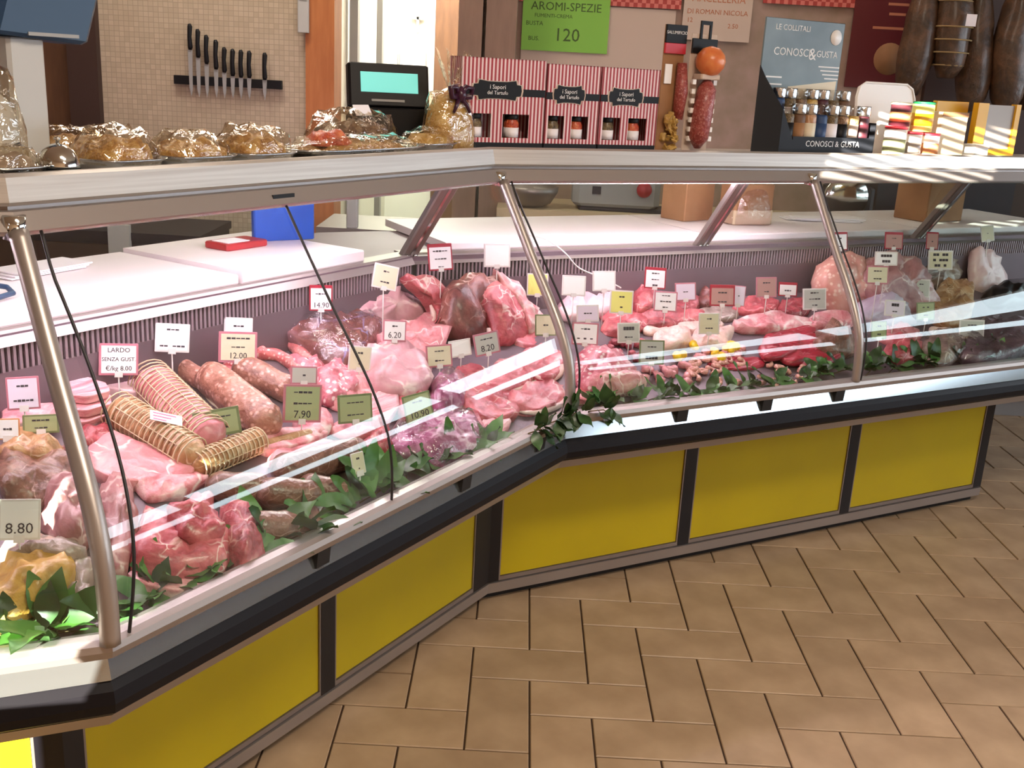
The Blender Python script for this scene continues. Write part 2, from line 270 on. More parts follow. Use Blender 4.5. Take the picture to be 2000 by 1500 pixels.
LUMPS=[
["poultry_piece","poultry","yellow-skinned chicken thighs above the green leaves, lowest meat at the left edge","poultry","A",[-0.0098,0.0907,0.6452],15.6,[[-0.0552,-0.0663],[-0.0271,-0.072],[0.0121,-0.0576],[0.0455,-0.0236],[0.0603,0.0196],[0.0472,0.0497],[0.0091,0.0632],[-0.0286,0.0614],[-0.0578,0.0385]],0.07,{}],
["meat_cut","meat","greyish skin-on meat piece behind the yellow chicken, under the 8.80 card","skin","A",[0.0,0.0071,0.6685],15.6,[[-0.0466,-0.0215],[-0.0013,-0.0237],[0.0444,-0.045],[0.0619,-0.0292],[0.0459,0.0129],[0.0069,0.0399],[-0.04,0.055],[-0.0699,0.0145]],0.05,{}],
["poultry_piece","poultry","grey-pink skin flap right of the yellow chicken, beside the metal pillar","skin","A",[0.0495,0.0959,0.6438],15.6,[[-0.018,0.0005],[-0.0152,-0.0412],[0.0031,-0.0506],[0.0196,-0.0069],[0.0166,0.0556],[-0.0054,0.0472]],0.04,{}],
["meat_cut","meat","purple-brown meat cut behind the left pillar at the height of the 8.80 card","ham","A",[0.0349,-0.0688,0.6897],15.6,[[-0.039,-0.016],[-0.0121,-0.0679],[0.0269,-0.0816],[0.0373,-0.0154],[0.0274,0.0584],[-0.0012,0.0855],[-0.0388,0.0473]],0.07,{}],
["meat_cut","meat","brownish marinated meat heap at the left edge above the 8.80 card","roast","A",[-0.0143,-0.1887,0.7231],15.6,[[-0.0591,-0.0448],[-0.0105,-0.0601],[0.0389,-0.0536],[0.0652,-0.0047],[0.0405,0.0465],[-0.0111,0.0703],[-0.0616,0.0539]],0.05,{}],
["meat_cut","meat","orange-brown marinated piece behind the marinated heap at the left edge","tan","A",[-0.023,-0.2702,0.7458],15.6,[[-0.0531,-0.0227],[-0.0193,-0.0278],[0.0318,-0.0435],[0.067,-0.0164],[0.0413,0.0256],[-0.0115,0.0534],[-0.0545,0.0343]],0.05,{}],
["pork_belly","pork","pink pork belly slab under the left-edge cards","fatpink","A",[-0.0258,-0.3881,0.7787],15.6,[[-0.0495,-0.0312],[-0.0007,-0.0344],[0.0518,-0.0203],[0.0525,0.0269],[-0.0011,0.0429],[-0.0506,0.0183]],0.03,{"style":"slab"}],
["meat_cut","meat","big grey-pink shoulder between the left pillar and the folded red beef","ham","L",[-1.2539,0.0104,0.6676],15.6,[[-0.0438,-0.0198],[-0.0934,-0.1036],[-0.0772,-0.1151],[-0.0151,-0.0566],[0.0468,0.011],[0.0902,0.0893],[0.0882,0.1302],[0.0297,0.0973]],0.06,{}],
["lardo_slab","lard","pale pink-white lard slab lying under the handwritten lardo card","lard","L",[-0.9263,-0.3659,0.7725],15.6,[[-0.0569,0.0138],[-0.0239,-0.0318],[0.0201,-0.0712],[0.0665,-0.0121],[0.013,0.0316],[-0.0161,0.0708]],0.035,{"style":"slab"}],
["pork_belly","pork","striped pork belly slice, topmost of the stack right of the left pillar","bacon","L",[-1.0416,-0.3374,0.8095],15.6,[[-0.0534,-0.0088],[-0.0239,-0.0329],[0.0304,-0.0324],[0.0462,0.0027],[0.0231,0.0379],[-0.0194,0.0347]],0.018,{"style":"slab"}],
["pork_belly","pork","striped pork belly slice, middle of the stack right of the left pillar","bacon","L",[-1.0495,-0.326,0.7854],15.6,[[-0.0567,-0.0102],[-0.0251,-0.0313],[0.0314,-0.0309],[0.0518,-0.0014],[0.0226,0.0323],[-0.0208,0.0424]],0.018,{"style":"slab"}],
["pork_belly","pork","striped pork belly slice, lowest of the stack right of the left pillar","bacon","L",[-1.0556,-0.3219,0.7622],15.6,[[-0.0599,-0.0131],[-0.0222,-0.029],[0.0328,-0.0243],[0.0557,-0.0013],[0.0209,0.0285],[-0.0237,0.04]],0.018,{"style":"slab"}],
["beef_cut","beef","narrow dark red cut in front of the striped pork belly stack","beef","L",[-1.0802,-0.2609,0.7432],15.6,[[-0.0366,-0.0254],[0.0155,-0.0196],[0.0438,-0.0039],[0.0362,0.0229],[-0.0102,0.0255],[-0.0458,0.0013]],0.02,{}],
["pork_cut","pork","broad flat pink pork loin lying in front of the smaller netted roast","pork","L",[-1.0892,-0.1317,0.7072],15.6,[[-0.0941,0.0198],[-0.0856,-0.0351],[-0.0254,-0.076],[0.0562,-0.0848],[0.0917,-0.0637],[0.0619,-0.0162],[0.0404,0.0612],[0.0222,0.111],[-0.0537,0.0888]],0.03,{"style":"slab"}],
["pork_cut","pork","red and pink pork cut with a dark hollow, left of the folded red beef","fatpink","L",[-1.0791,-0.0528,0.6852],15.6,[[-0.072,-0.0169],[-0.0102,-0.0358],[0.066,-0.0212],[0.0674,0.0096],[0.0112,0.0327],[-0.0555,0.0322]],0.03,{}],
["beef_cut","beef","large folded red beef piece, front left below the netted roasts","beefred","L",[-1.2218,0.1269,0.6351],15.6,[[-0.0731,-0.0513],[-0.005,-0.0798],[0.0634,-0.0494],[0.0951,0.0111],[0.0167,0.0089],[0.0228,0.0624],[-0.0022,0.1024],[-0.1033,0.0028]],0.075,{}],
["beef_cut","beef","upper fold of red beef behind the large folded beef piece","beefred","L",[-1.1767,0.1225,0.6764],15.6,[[-0.0543,-0.0146],[-0.0321,-0.0469],[0.0082,-0.0598],[0.038,-0.0013],[0.0638,0.0445],[0.0177,0.0489],[-0.0355,0.0334]],0.06,{}],
["beef_cut","beef","upright red beef chunk with a dark centre, right of the folded beef","beef","L",[-1.1139,0.1623,0.6253],15.6,[[-0.0277,0.0251],[-0.0634,-0.0395],[-0.0526,-0.0747],[-0.0041,-0.0666],[0.0293,-0.0131],[0.0868,0.0801],[0.0428,0.102]],0.07,{}],
["beef_cut","beef","flat fatty red beef edge under the folded beef, touching the leaves","fatpink","L",[-1.2777,0.173,0.6223],15.6,[[-0.0558,0.0137],[-0.0172,-0.0336],[0.028,-0.0504],[0.0806,-0.0175],[0.0235,0.0329],[-0.0538,0.0543]],0.035,{"style":"slab"}],
["pork_cut","pork","brownish pink cutlet between the green-tinted card and the brown rolls","fatpink","L",[-0.7606,-0.0557,0.686],15.6,[[-0.0801,-0.0187],[0.0222,-0.0399],[0.096,-0.0328],[0.0773,0.0121],[-0.006,0.0405],[-0.0988,0.0379]],0.025,{"style":"slab"}],
["minced_roll","pork","coarse white-flecked pink pork left of the small card with the pale figure","speck","L",[-0.4554,-0.1782,0.7201],15.6,[[-0.1143,-0.049],[-0.0835,-0.0781],[0.0076,-0.0553],[0.0884,0.0064],[0.1071,0.0664],[0.0549,0.081],[-0.0426,0.0394]],0.05,{}],
["pork_cut","pork","pink pork slice right of the large tinted 7.90 card","fatpink","L",[-0.4537,-0.1039,0.6994],15.6,[[-0.0634,-0.0466],[0.0258,-0.0523],[0.0847,-0.0119],[0.0834,0.0463],[-0.0165,0.0523],[-0.1042,0.0145]],0.03,{}],
["pork_cut","pork","striped belly strip behind the tinted card pair in the middle of the left run","bacon","L",[-0.4575,-0.0395,0.6815],15.6,[[-0.0872,-0.0354],[-0.0624,-0.0617],[0.036,-0.021],[0.1122,0.0526],[0.049,0.0555],[-0.0359,0.0164]],0.035,{"style":"slab"}],
["pork_cut","pork","small rosy cut in front of the tinted card pair","pork","L",[-0.5806,-0.012,0.6738],15.6,[[-0.0588,-0.0113],[0.0208,-0.0353],[0.0618,-0.0166],[0.0349,0.0239],[-0.0549,0.039]],0.025,{}],
["bagged_meat","meat","dark brown meat in a glossy purple-tinted plastic bag under the 14.90 card","bagmeat","L",[-0.2982,-0.3438,0.7663],15.6,[[-0.1287,-0.0094],[-0.1234,-0.1101],[-0.0679,-0.1474],[0.0596,-0.0814],[0.1862,-0.0298],[0.1518,0.0447],[0.0849,0.1181],[-0.011,0.1414],[-0.114,0.0922]],0.07,{"wrap":1}],
["pork_ham","pork","large pale pink skin-on pork leg standing against the rear panel","pale","L",[-0.0109,-0.4448,0.7689],55,[[-0.1631,-0.0195],[-0.0917,-0.0537],[0.0391,-0.084],[0.1566,-0.0676],[0.1871,-0.0129],[0.1275,0.0551],[0.0353,0.0959],[-0.0832,0.0731],[-0.1673,0.0127]],0.12,{}],
["pork_cut","pork","smooth rosy pork cut below the large pale leg, right of its card","pork","L",[-0.0844,-0.2284,0.7341],15.6,[[-0.1334,-0.0072],[-0.0875,-0.0593],[-0.0279,-0.1021],[0.1248,-0.0204],[0.1837,0.0676],[0.0589,0.0756],[-0.0918,0.0547]],0.05,{}],
["rib_steak","beef","tall rib steak with a curved bone, left of the dark beef rump","beefred","L",[0.0901,-0.3028,0.805],68,[[-0.0274,0.0389],[-0.0228,-0.0258],[-0.0997,-0.0635],[-0.0027,-0.0906],[0.0975,-0.0904],[0.112,-0.0328],[0.0614,0.044],[-0.0108,0.1064],[-0.0946,0.1086]],0.05,{"rim":1}],
["beef_rump","beef","dark aged beef rump standing beside the rib steak","beefdark","L",[0.1949,-0.2402,0.7896],68,[[-0.147,-0.0152],[-0.0994,-0.0872],[0.0437,-0.1303],[0.1146,-0.0765],[0.1233,0.0263],[0.0917,0.0945],[-0.0019,0.1116],[-0.1034,0.0754]],0.09,{}],
["beef_cut","beef","bright red cut face of beef leaning on the dark rump","beefred","L",[0.2448,-0.1854,0.7642],68,[[-0.0809,0.015],[-0.0977,-0.0891],[0.0542,-0.1001],[0.0865,-0.0614],[0.0645,0.0223],[0.0309,0.1094],[-0.0483,0.102]],0.09,{"rim":1}],
["pork_rib","pork","long white-edged rib rack leaning right of the red beef face","fatpink","R",[0.2074,-0.2901,0.802],62,[[-0.0258,0.0021],[-0.0001,-0.0863],[0.0313,-0.1043],[0.0633,-0.0508],[0.0393,0.0225],[-0.0384,0.106],[-0.0684,0.1104]],0.05,{}],
["pork_loin","pork","oval pale pink pork loin in the middle of the left run","pale","L",[-0.2863,-0.1414,0.7099],15.6,[[-0.1173,0.0129],[-0.1308,-0.0573],[-0.0663,-0.1119],[0.0408,-0.0921],[0.1312,-0.0124],[0.1453,0.0737],[0.076,0.1165],[-0.0501,0.0851]],0.07,{}],
["wrapped_steak","meat","round dark steak in clear film, left of the bright red slice","purple","L",[-0.2353,-0.0086,0.6729],15.6,[[-0.0839,-0.0141],[-0.0932,-0.057],[-0.0306,-0.0613],[0.0526,-0.016],[0.1005,0.0426],[0.0761,0.0696],[-0.0082,0.0436]],0.05,{"wrap":1}],
["beef_steak","beef","small red steak just right of the film-wrapped round steak","beefred","L",[-0.0638,-0.0479,0.6838],15.6,[[-0.0894,-0.0242],[-0.0094,-0.0449],[0.0619,-0.0096],[0.0712,0.0379],[-0.0288,0.0426]],0.02,{"rim":1}],
["pork_steak","pork","large rippled pink neck steak, second from the main pillar","chop","L",[0.0581,0.0142,0.6665],15.6,[[-0.1697,-0.0323],[-0.0186,-0.0608],[0.1115,-0.0358],[0.1623,0.0357],[0.0585,0.069],[-0.1186,0.0286]],0.03,{"rim":1}],
["beef_steak","beef","bright red tapering slice in the front, right of the film-wrapped steak","beefred","L",[-0.1713,0.0743,0.6498],15.6,[[-0.0815,0.0142],[-0.0818,-0.0588],[0.0292,-0.0782],[0.0719,-0.0121],[0.0865,0.0656],[-0.0153,0.0736]],0.03,{}],
["pork_steak","pork","pink neck steak at the front, touching the leaves at the main pillar","chop","L",[-0.0038,0.1235,0.6361],15.6,[[-0.1248,-0.0052],[-0.0642,-0.0487],[0.0663,-0.0527],[0.1495,0.0103],[0.0652,0.0578],[-0.0753,0.0406]],0.03,{"rim":1}],
["pork_steak","pork","pink neck steak leaning on the main pillar, behind the rippled steak","chop","L",[0.1696,0.0348,0.6808],15.6,[[-0.0842,-0.0088],[-0.0834,-0.0641],[0.0009,-0.0653],[0.1265,0.0132],[0.1031,0.0728],[-0.0497,0.0578]],0.03,{"rim":1}],
["pork_steak","pork","round fat-ringed pork steak behind the rippled steaks, left of the main pillar","chop","L",[0.3281,-0.0576,0.6965],15.6,[[-0.0797,-0.039],[0.0269,-0.0577],[0.1217,0.012],[0.048,0.0501],[-0.1074,0.0361]],0.03,{"rim":1}],
["beef_cut","beef","dark red trimming between the neck steaks","beef","L",[-0.0863,0.0785,0.6486],15.6,[[-0.0531,-0.0015],[-0.0305,-0.0279],[0.0396,-0.0189],[0.0618,0.016],[-0.0149,0.0329]],0.02,{}],
["wrapped_meat","meat","purple diced meat wrapped in shiny film, front centre of the left run","purple","L",[-0.4603,0.128,0.6348],15.6,[[-0.1427,-0.0086],[-0.0883,-0.062],[0.019,-0.0797],[0.1081,-0.0473],[0.1515,0.0098],[0.1126,0.0579],[-0.0055,0.078],[-0.1238,0.0562]],0.06,{"wrap":1}],
["beef_cut","beef","dark red chunk left of the film-wrapped purple meat","beef","L",[-0.623,0.07,0.651],15.6,[[-0.0528,-0.0153],[-0.0314,-0.0372],[0.0181,-0.0273],[0.0664,0.0249],[0.0318,0.0389],[-0.0278,0.0182]],0.05,{}],
["pork_roast","pork","mottled boned pork roast right of the main pillar","speck","R",[0.3233,0.0262,0.6632],15.6,[[-0.1182,-0.0805],[-0.0273,-0.0959],[0.0852,-0.0251],[0.0991,0.055],[0.037,0.1004],[-0.0663,0.0565]],0.07,{}],
["beef_cut","beef","bright red beef slice, left of the scattered red rows","beefred","R",[0.5542,-0.2183,0.7313],15.6,[[-0.0569,-0.0638],[0.0669,-0.0248],[0.1004,0.0493],[-0.0056,0.0521],[-0.0992,-0.0095]],0.035,{}],
["beef_cut","beef","long red strip-cut beef slice in the middle of the red row","beef","R",[0.7211,-0.2272,0.7338],15.6,[[-0.1265,-0.0393],[-0.0323,-0.0452],[0.1087,-0.0225],[0.1362,0.0375],[0.0354,0.0569],[-0.1112,0.0158]],0.03,{}],
["beef_cut","beef","bright red beef chunk under the barcode card","beefred","R",[0.7209,-0.3654,0.7723],15.6,[[-0.0811,-0.0936],[-0.0072,-0.0812],[0.0671,0.0201],[0.0693,0.0884],[0.0168,0.0782],[-0.0587,-0.0034]],0.06,{}],
["beef_cut","beef","small dark red cut behind the striped-figure card","beef","R",[0.8739,-0.3167,0.7587],15.6,[[-0.0647,-0.0495],[0.0063,-0.0437],[0.0686,0.0264],[0.0396,0.056],[-0.0469,0.0135]],0.03,{}],
["beef_cut","beef","dark red cut left of the doubled pink cards","beefdark","R",[0.979,-0.3516,0.7685],15.6,[[-0.046,-0.0738],[0.0299,-0.0078],[0.0696,0.0654],[0.0125,0.0478],[-0.0625,-0.0276]],0.04,{}],
["beef_cut","beef","curved red beef slice right of the doubled pink cards","beefred","R",[1.1349,-0.2639,0.744],15.6,[[-0.0424,-0.0473],[0.0639,-0.027],[0.0917,0.0303],[0.0088,0.0473],[-0.1176,-0.0016]],0.03,{}],
["beef_cut","beef","curved red beef slice nearest the second pillar","beef","R",[1.2786,-0.2475,0.7395],15.6,[[-0.0658,-0.0489],[0.0351,-0.0389],[0.0774,0.0248],[0.0302,0.0534],[-0.0738,0.0117]],0.03,{}],
["pork_cut","pork","very pale pork piece under the two blank white cards","lard","R",[0.5387,-0.3409,0.7655],15.6,[[-0.0947,-0.0579],[0.0236,-0.0517],[0.1003,0.0028],[0.0922,0.0618],[-0.0091,0.0582],[-0.1047,-0.0088]],0.045,{}],
["pork_cut","pork","pale pork piece just right of the main pillar near its top cards","lard","R",[0.4183,-0.325,0.7611],15.6,[[-0.0516,-0.0633],[0.0213,-0.0489],[0.0583,0.0329],[0.0229,0.0723],[-0.0484,0.0105]],0.05,{}],
["poultry_piece","poultry","white chicken strips heap, left part","chicken","R",[0.6668,-0.1159,0.7028],15.6,[[-0.0686,-0.0513],[0.0261,-0.0397],[0.0827,0.0076],[0.0697,0.0527],[-0.0153,0.0442],[-0.0894,-0.0104]],0.035,{}],
["poultry_piece","poultry","white chicken strips heap, right part under the light reflection","chicken","R",[0.8046,-0.0979,0.6978],15.6,[[-0.0841,-0.0378],[-0.003,-0.0496],[0.0819,-0.0092],[0.0958,0.0428],[-0.0027,0.0493],[-0.0824,0.0072]],0.035,{}],
["minute_steak","beef","deep red minute steak, leftmost of the fan before the second pillar","wine","R",[0.9918,0.0036,0.6895],15.6,[[-0.098,-0.0599],[-0.0294,-0.0641],[0.0891,0.0025],[0.1101,0.0669],[0.0177,0.0593],[-0.0808,0.001]],0.02,{}],
["minute_steak","beef","deep red minute steak, second of the fan before the second pillar","wine","R",[1.0654,0.0226,0.6762],15.6,[[-0.109,-0.0658],[-0.0397,-0.0704],[0.0957,-0.0004],[0.1312,0.0793],[0.0242,0.0702],[-0.0909,-0.0053]],0.02,{}],
["minute_steak","beef","deep red minute steak, third of the fan before the second pillar","wine","R",[1.1242,0.057,0.6606],15.6,[[-0.1124,-0.0647],[-0.0331,-0.0587],[0.1094,0.0031],[0.1282,0.0744],[0.0206,0.0662],[-0.1007,-0.0134]],0.02,{}],
["minute_steak","beef","deep red minute steak behind the fan, below the long reflection","wine","R",[1.1086,-0.0819,0.6933],15.6,[[-0.1111,-0.035],[-0.0243,-0.034],[0.1083,-0.0081],[0.1286,0.0421],[0.0141,0.0397],[-0.1064,-0.0022]],0.02,{}],
["roast_piece","meat","mottled grey-pink cured piece left of the second pillar","roast","R",[1.239,-0.005,0.6719],15.6,[[-0.1072,-0.0363],[-0.0745,-0.074],[0.0228,-0.0721],[0.1202,0.0163],[0.1115,0.0706],[0.0129,0.0766],[-0.0755,0.0262]],0.06,{}],
["mortadella_half","cold cut","big salmon-pink cut sausage face behind the second pillar","mort","R",[1.5416,-0.3127,0.8044],66,[[-0.0935,-0.111],[0.039,-0.1244],[0.1218,-0.0634],[0.1389,0.0303],[0.0786,0.0987],[-0.0184,0.1111],[-0.1051,0.0732],[-0.1509,-0.0129]],0.1,{}],
["mortadella_half","cold cut","big dusky pink cut ham carrying two cards, right of the second pillar","ham","R",[1.7332,-0.2624,0.7961],66,[[-0.1473,-0.0997],[0.0244,-0.1286],[0.1653,-0.0951],[0.1735,-0.0091],[0.1045,0.0897],[-0.0054,0.1218],[-0.1174,0.101],[-0.1813,0.02]],0.1,{}],
["ham_half","cold cut","lilac-white domed ham half in front of the two big cut hams","lilac","R",[1.5996,-0.1823,0.7227],60,[[-0.0116,-0.071],[0.1148,-0.0568],[0.1076,0.0161],[0.0473,0.0613],[-0.0278,0.0613],[-0.096,0.0274],[-0.1277,-0.0375]],0.09,{}],
["ham_half","cold cut","greyish cut ham beneath the wide framed card","skin","R",[2.1271,-0.4142,0.8032],66,[[-0.0595,-0.0707],[0.0712,-0.0667],[0.1307,-0.0073],[0.1028,0.056],[0.007,0.0797],[-0.1008,0.0466],[-0.1437,-0.0365]],0.08,{}],
["pork_cut","pork","pale rosy slice under the lilac ham half","pork","R",[1.5524,-0.0175,0.6754],15.6,[[-0.0707,-0.0571],[0.056,-0.04],[0.1097,0.0251],[0.0156,0.0561],[-0.1059,0.0182]],0.03,{}],
["beef_cut","beef","small vivid red meat heap among the leaves right of the second pillar","beefred","R",[1.458,0.0759,0.6493],15.6,[[-0.0866,-0.0588],[0.0116,-0.054],[0.0952,0.0119],[0.084,0.0662],[-0.0037,0.0505],[-0.0938,-0.0113]],0.05,{}],
["cheese_piece","cheese","beige-orange marbled piece right of the small stacked cards","tan","R",[1.9625,-0.165,0.7165],15.6,[[-0.1828,-0.0865],[-0.1666,-0.1455],[-0.019,-0.1073],[0.1792,0.0522],[0.2394,0.1544],[0.0804,0.1397],[-0.093,0.0206]],0.05,{}],
["cheese_wedge","cheese","white-speckled wedge standing below the rightmost top card","lard","R",[2.3392,-0.3429,0.8134],68,[[-0.0128,-0.0864],[0.0908,-0.0707],[0.0838,0.0334],[0.0133,0.0978],[-0.0703,0.0839],[-0.1014,-0.0576]],0.05,{}],
["cured_meat","cold cut","black-rinded round cured meat at the right edge","black","R",[2.304,-0.2155,0.7232],50,[[-0.0435,-0.064],[0.0813,-0.0451],[0.1133,0.0436],[0.0512,0.0649],[-0.0654,0.0438],[-0.1311,-0.0409]],0.07,{}],
["bagged_meat","meat","purple-grey film-wrapped meat at the right edge beside the last card","purpledark","R",[1.8626,0.1102,0.6398],15.6,[[-0.2029,-0.0898],[-0.0752,-0.0996],[0.1354,-0.0438],[0.2651,0.0873],[0.1521,0.1214],[-0.0377,0.0717],[-0.199,-0.0294]],0.06,{"wrap":1}],
["bagged_meat","meat","dull grey-green wrapped portion left of the last card","skin","R",[1.6483,0.0834,0.6473],15.6,[[-0.1272,-0.0775],[-0.0116,-0.0786],[0.1121,0.0074],[0.1243,0.0784],[0.0183,0.0746],[-0.104,0.0036]],0.05,{"wrap":1}],
["pork_cut","pork","pink mixed cut under the left end of the long reflection in the right run","fatpink","R",[1.1003,-0.1567,0.7142],15.6,[[-0.1607,-0.0224],[-0.0517,-0.0474],[0.1511,-0.0394],[0.1687,0.0164],[0.0302,0.0556],[-0.125,0.0391]],0.03,{}],
["pork_cut","pork","pink cut directly left of the second pillar, above the mottled piece","fatpink","R",[1.3563,-0.1377,0.7089],15.6,[[-0.1022,-0.0272],[-0.0083,-0.0468],[0.1012,-0.01],[0.0807,0.0525],[-0.0664,0.0334]],0.03,{}],
["poultry_piece","poultry","pale strip lying behind the white chicken heap","chicken","R",[0.7543,-0.1765,0.7197],15.6,[[-0.1416,-0.0196],[-0.007,-0.0248],[0.1378,-0.0172],[0.1502,0.0227],[0.0085,0.0272],[-0.1364,0.0126]],0.02,{}],
["meat_cut","meat","grey-brown flat cut under the larger overlapping pink card","skin","R",[0.9344,-0.246,0.739],15.6,[[-0.0879,-0.028],[-0.0252,-0.043],[0.0723,-0.0269],[0.0924,0.0288],[0.0221,0.0519],[-0.0693,0.0193]],0.02,{}],
["beef_cut","beef","red slice just below the blank white card pair","beefred","R",[0.5725,-0.2891,0.7511],15.6,[[-0.0691,-0.0337],[0.0061,-0.0364],[0.0702,-0.003],[0.0447,0.0423],[-0.0494,0.0323]],0.025,{}],
["pork_cut","pork","rosy flap right under the big green-tinted 7.90 card","fatpink","L",[-0.6432,-0.0802,0.6928],15.6,[[-0.0526,-0.0407],[0.0122,-0.0465],[0.0631,0.0188],[0.031,0.0538],[-0.0495,0.017]],0.03,{}],
["beef_cut","beef","vivid red cut under the green-tinted 10.90 card","beefred","L",[-0.3557,-0.0221,0.6767],15.6,[[-0.0786,-0.0294],[0.005,-0.0461],[0.0649,-0.0035],[0.0378,0.0389],[-0.0248,0.0419]],0.03,{}],
["lard_piece","lard","small white-ribbed fat piece left of the leaves at the corner","bacon","L",[-0.2553,0.1595,0.6261],15.6,[[-0.0584,-0.0199],[0.0038,-0.0328],[0.0517,0.0021],[0.0304,0.0247],[-0.0249,0.0267]],0.025,{}],
["pork_cut","pork","pink trimmings behind the long brown stuffed roll","pork","L",[-0.7722,0.0015,0.6701],15.6,[[-0.0623,-0.0128],[0.0226,-0.0212],[0.0887,-0.0213],[0.0708,0.0081],[-0.0182,0.0302],[-0.0926,0.0162]],0.025,{}],
["meat_cut","meat","dark brown piece between the lowest brown roll and the leaves","roast","L",[-1.0731,0.1278,0.6349],15.6,[[-0.0455,-0.0116],[-0.0348,-0.0464],[0.0045,-0.0453],[0.0417,0.0062],[0.0406,0.0461],[-0.0029,0.0546]],0.03,{}],
["meat_cut","meat","brownish piece behind the leaves right of the lowest brown roll","roast","L",[-0.9105,0.1804,0.6202],15.6,[[-0.0585,-0.0193],[-0.008,-0.033],[0.049,-0.009],[0.0424,0.0264],[-0.0214,0.0361]],0.03,{}],
["pork_cut","pork","pink cut between the coarse sausages and the flecked pork","speck","L",[-0.4609,-0.2696,0.7456],15.6,[[-0.0676,-0.0213],[-0.0356,-0.0507],[0.0599,-0.0144],[0.0667,0.0183],[-0.0031,0.0146],[-0.0155,0.0554]],0.03,{}],
["pork_cut","pork","pink slice between the main pillar and the rolled pancetta","chop","R",[0.23,0.1126,0.6391],15.6,[[-0.0658,-0.0377],[-0.0102,-0.0399],[0.059,-0.0072],[0.0671,0.0349],[0.0057,0.0454],[-0.0523,0.007]],0.02,{}],
["beef_cut","beef","dark red strip behind the small pink-beige curls","wine","R",[0.8133,0.0376,0.66],15.6,[[-0.0323,-0.0322],[0.0716,-0.0274],[0.0862,0.0173],[-0.0045,0.0312],[-0.1172,0.0117]],0.015,{}]]
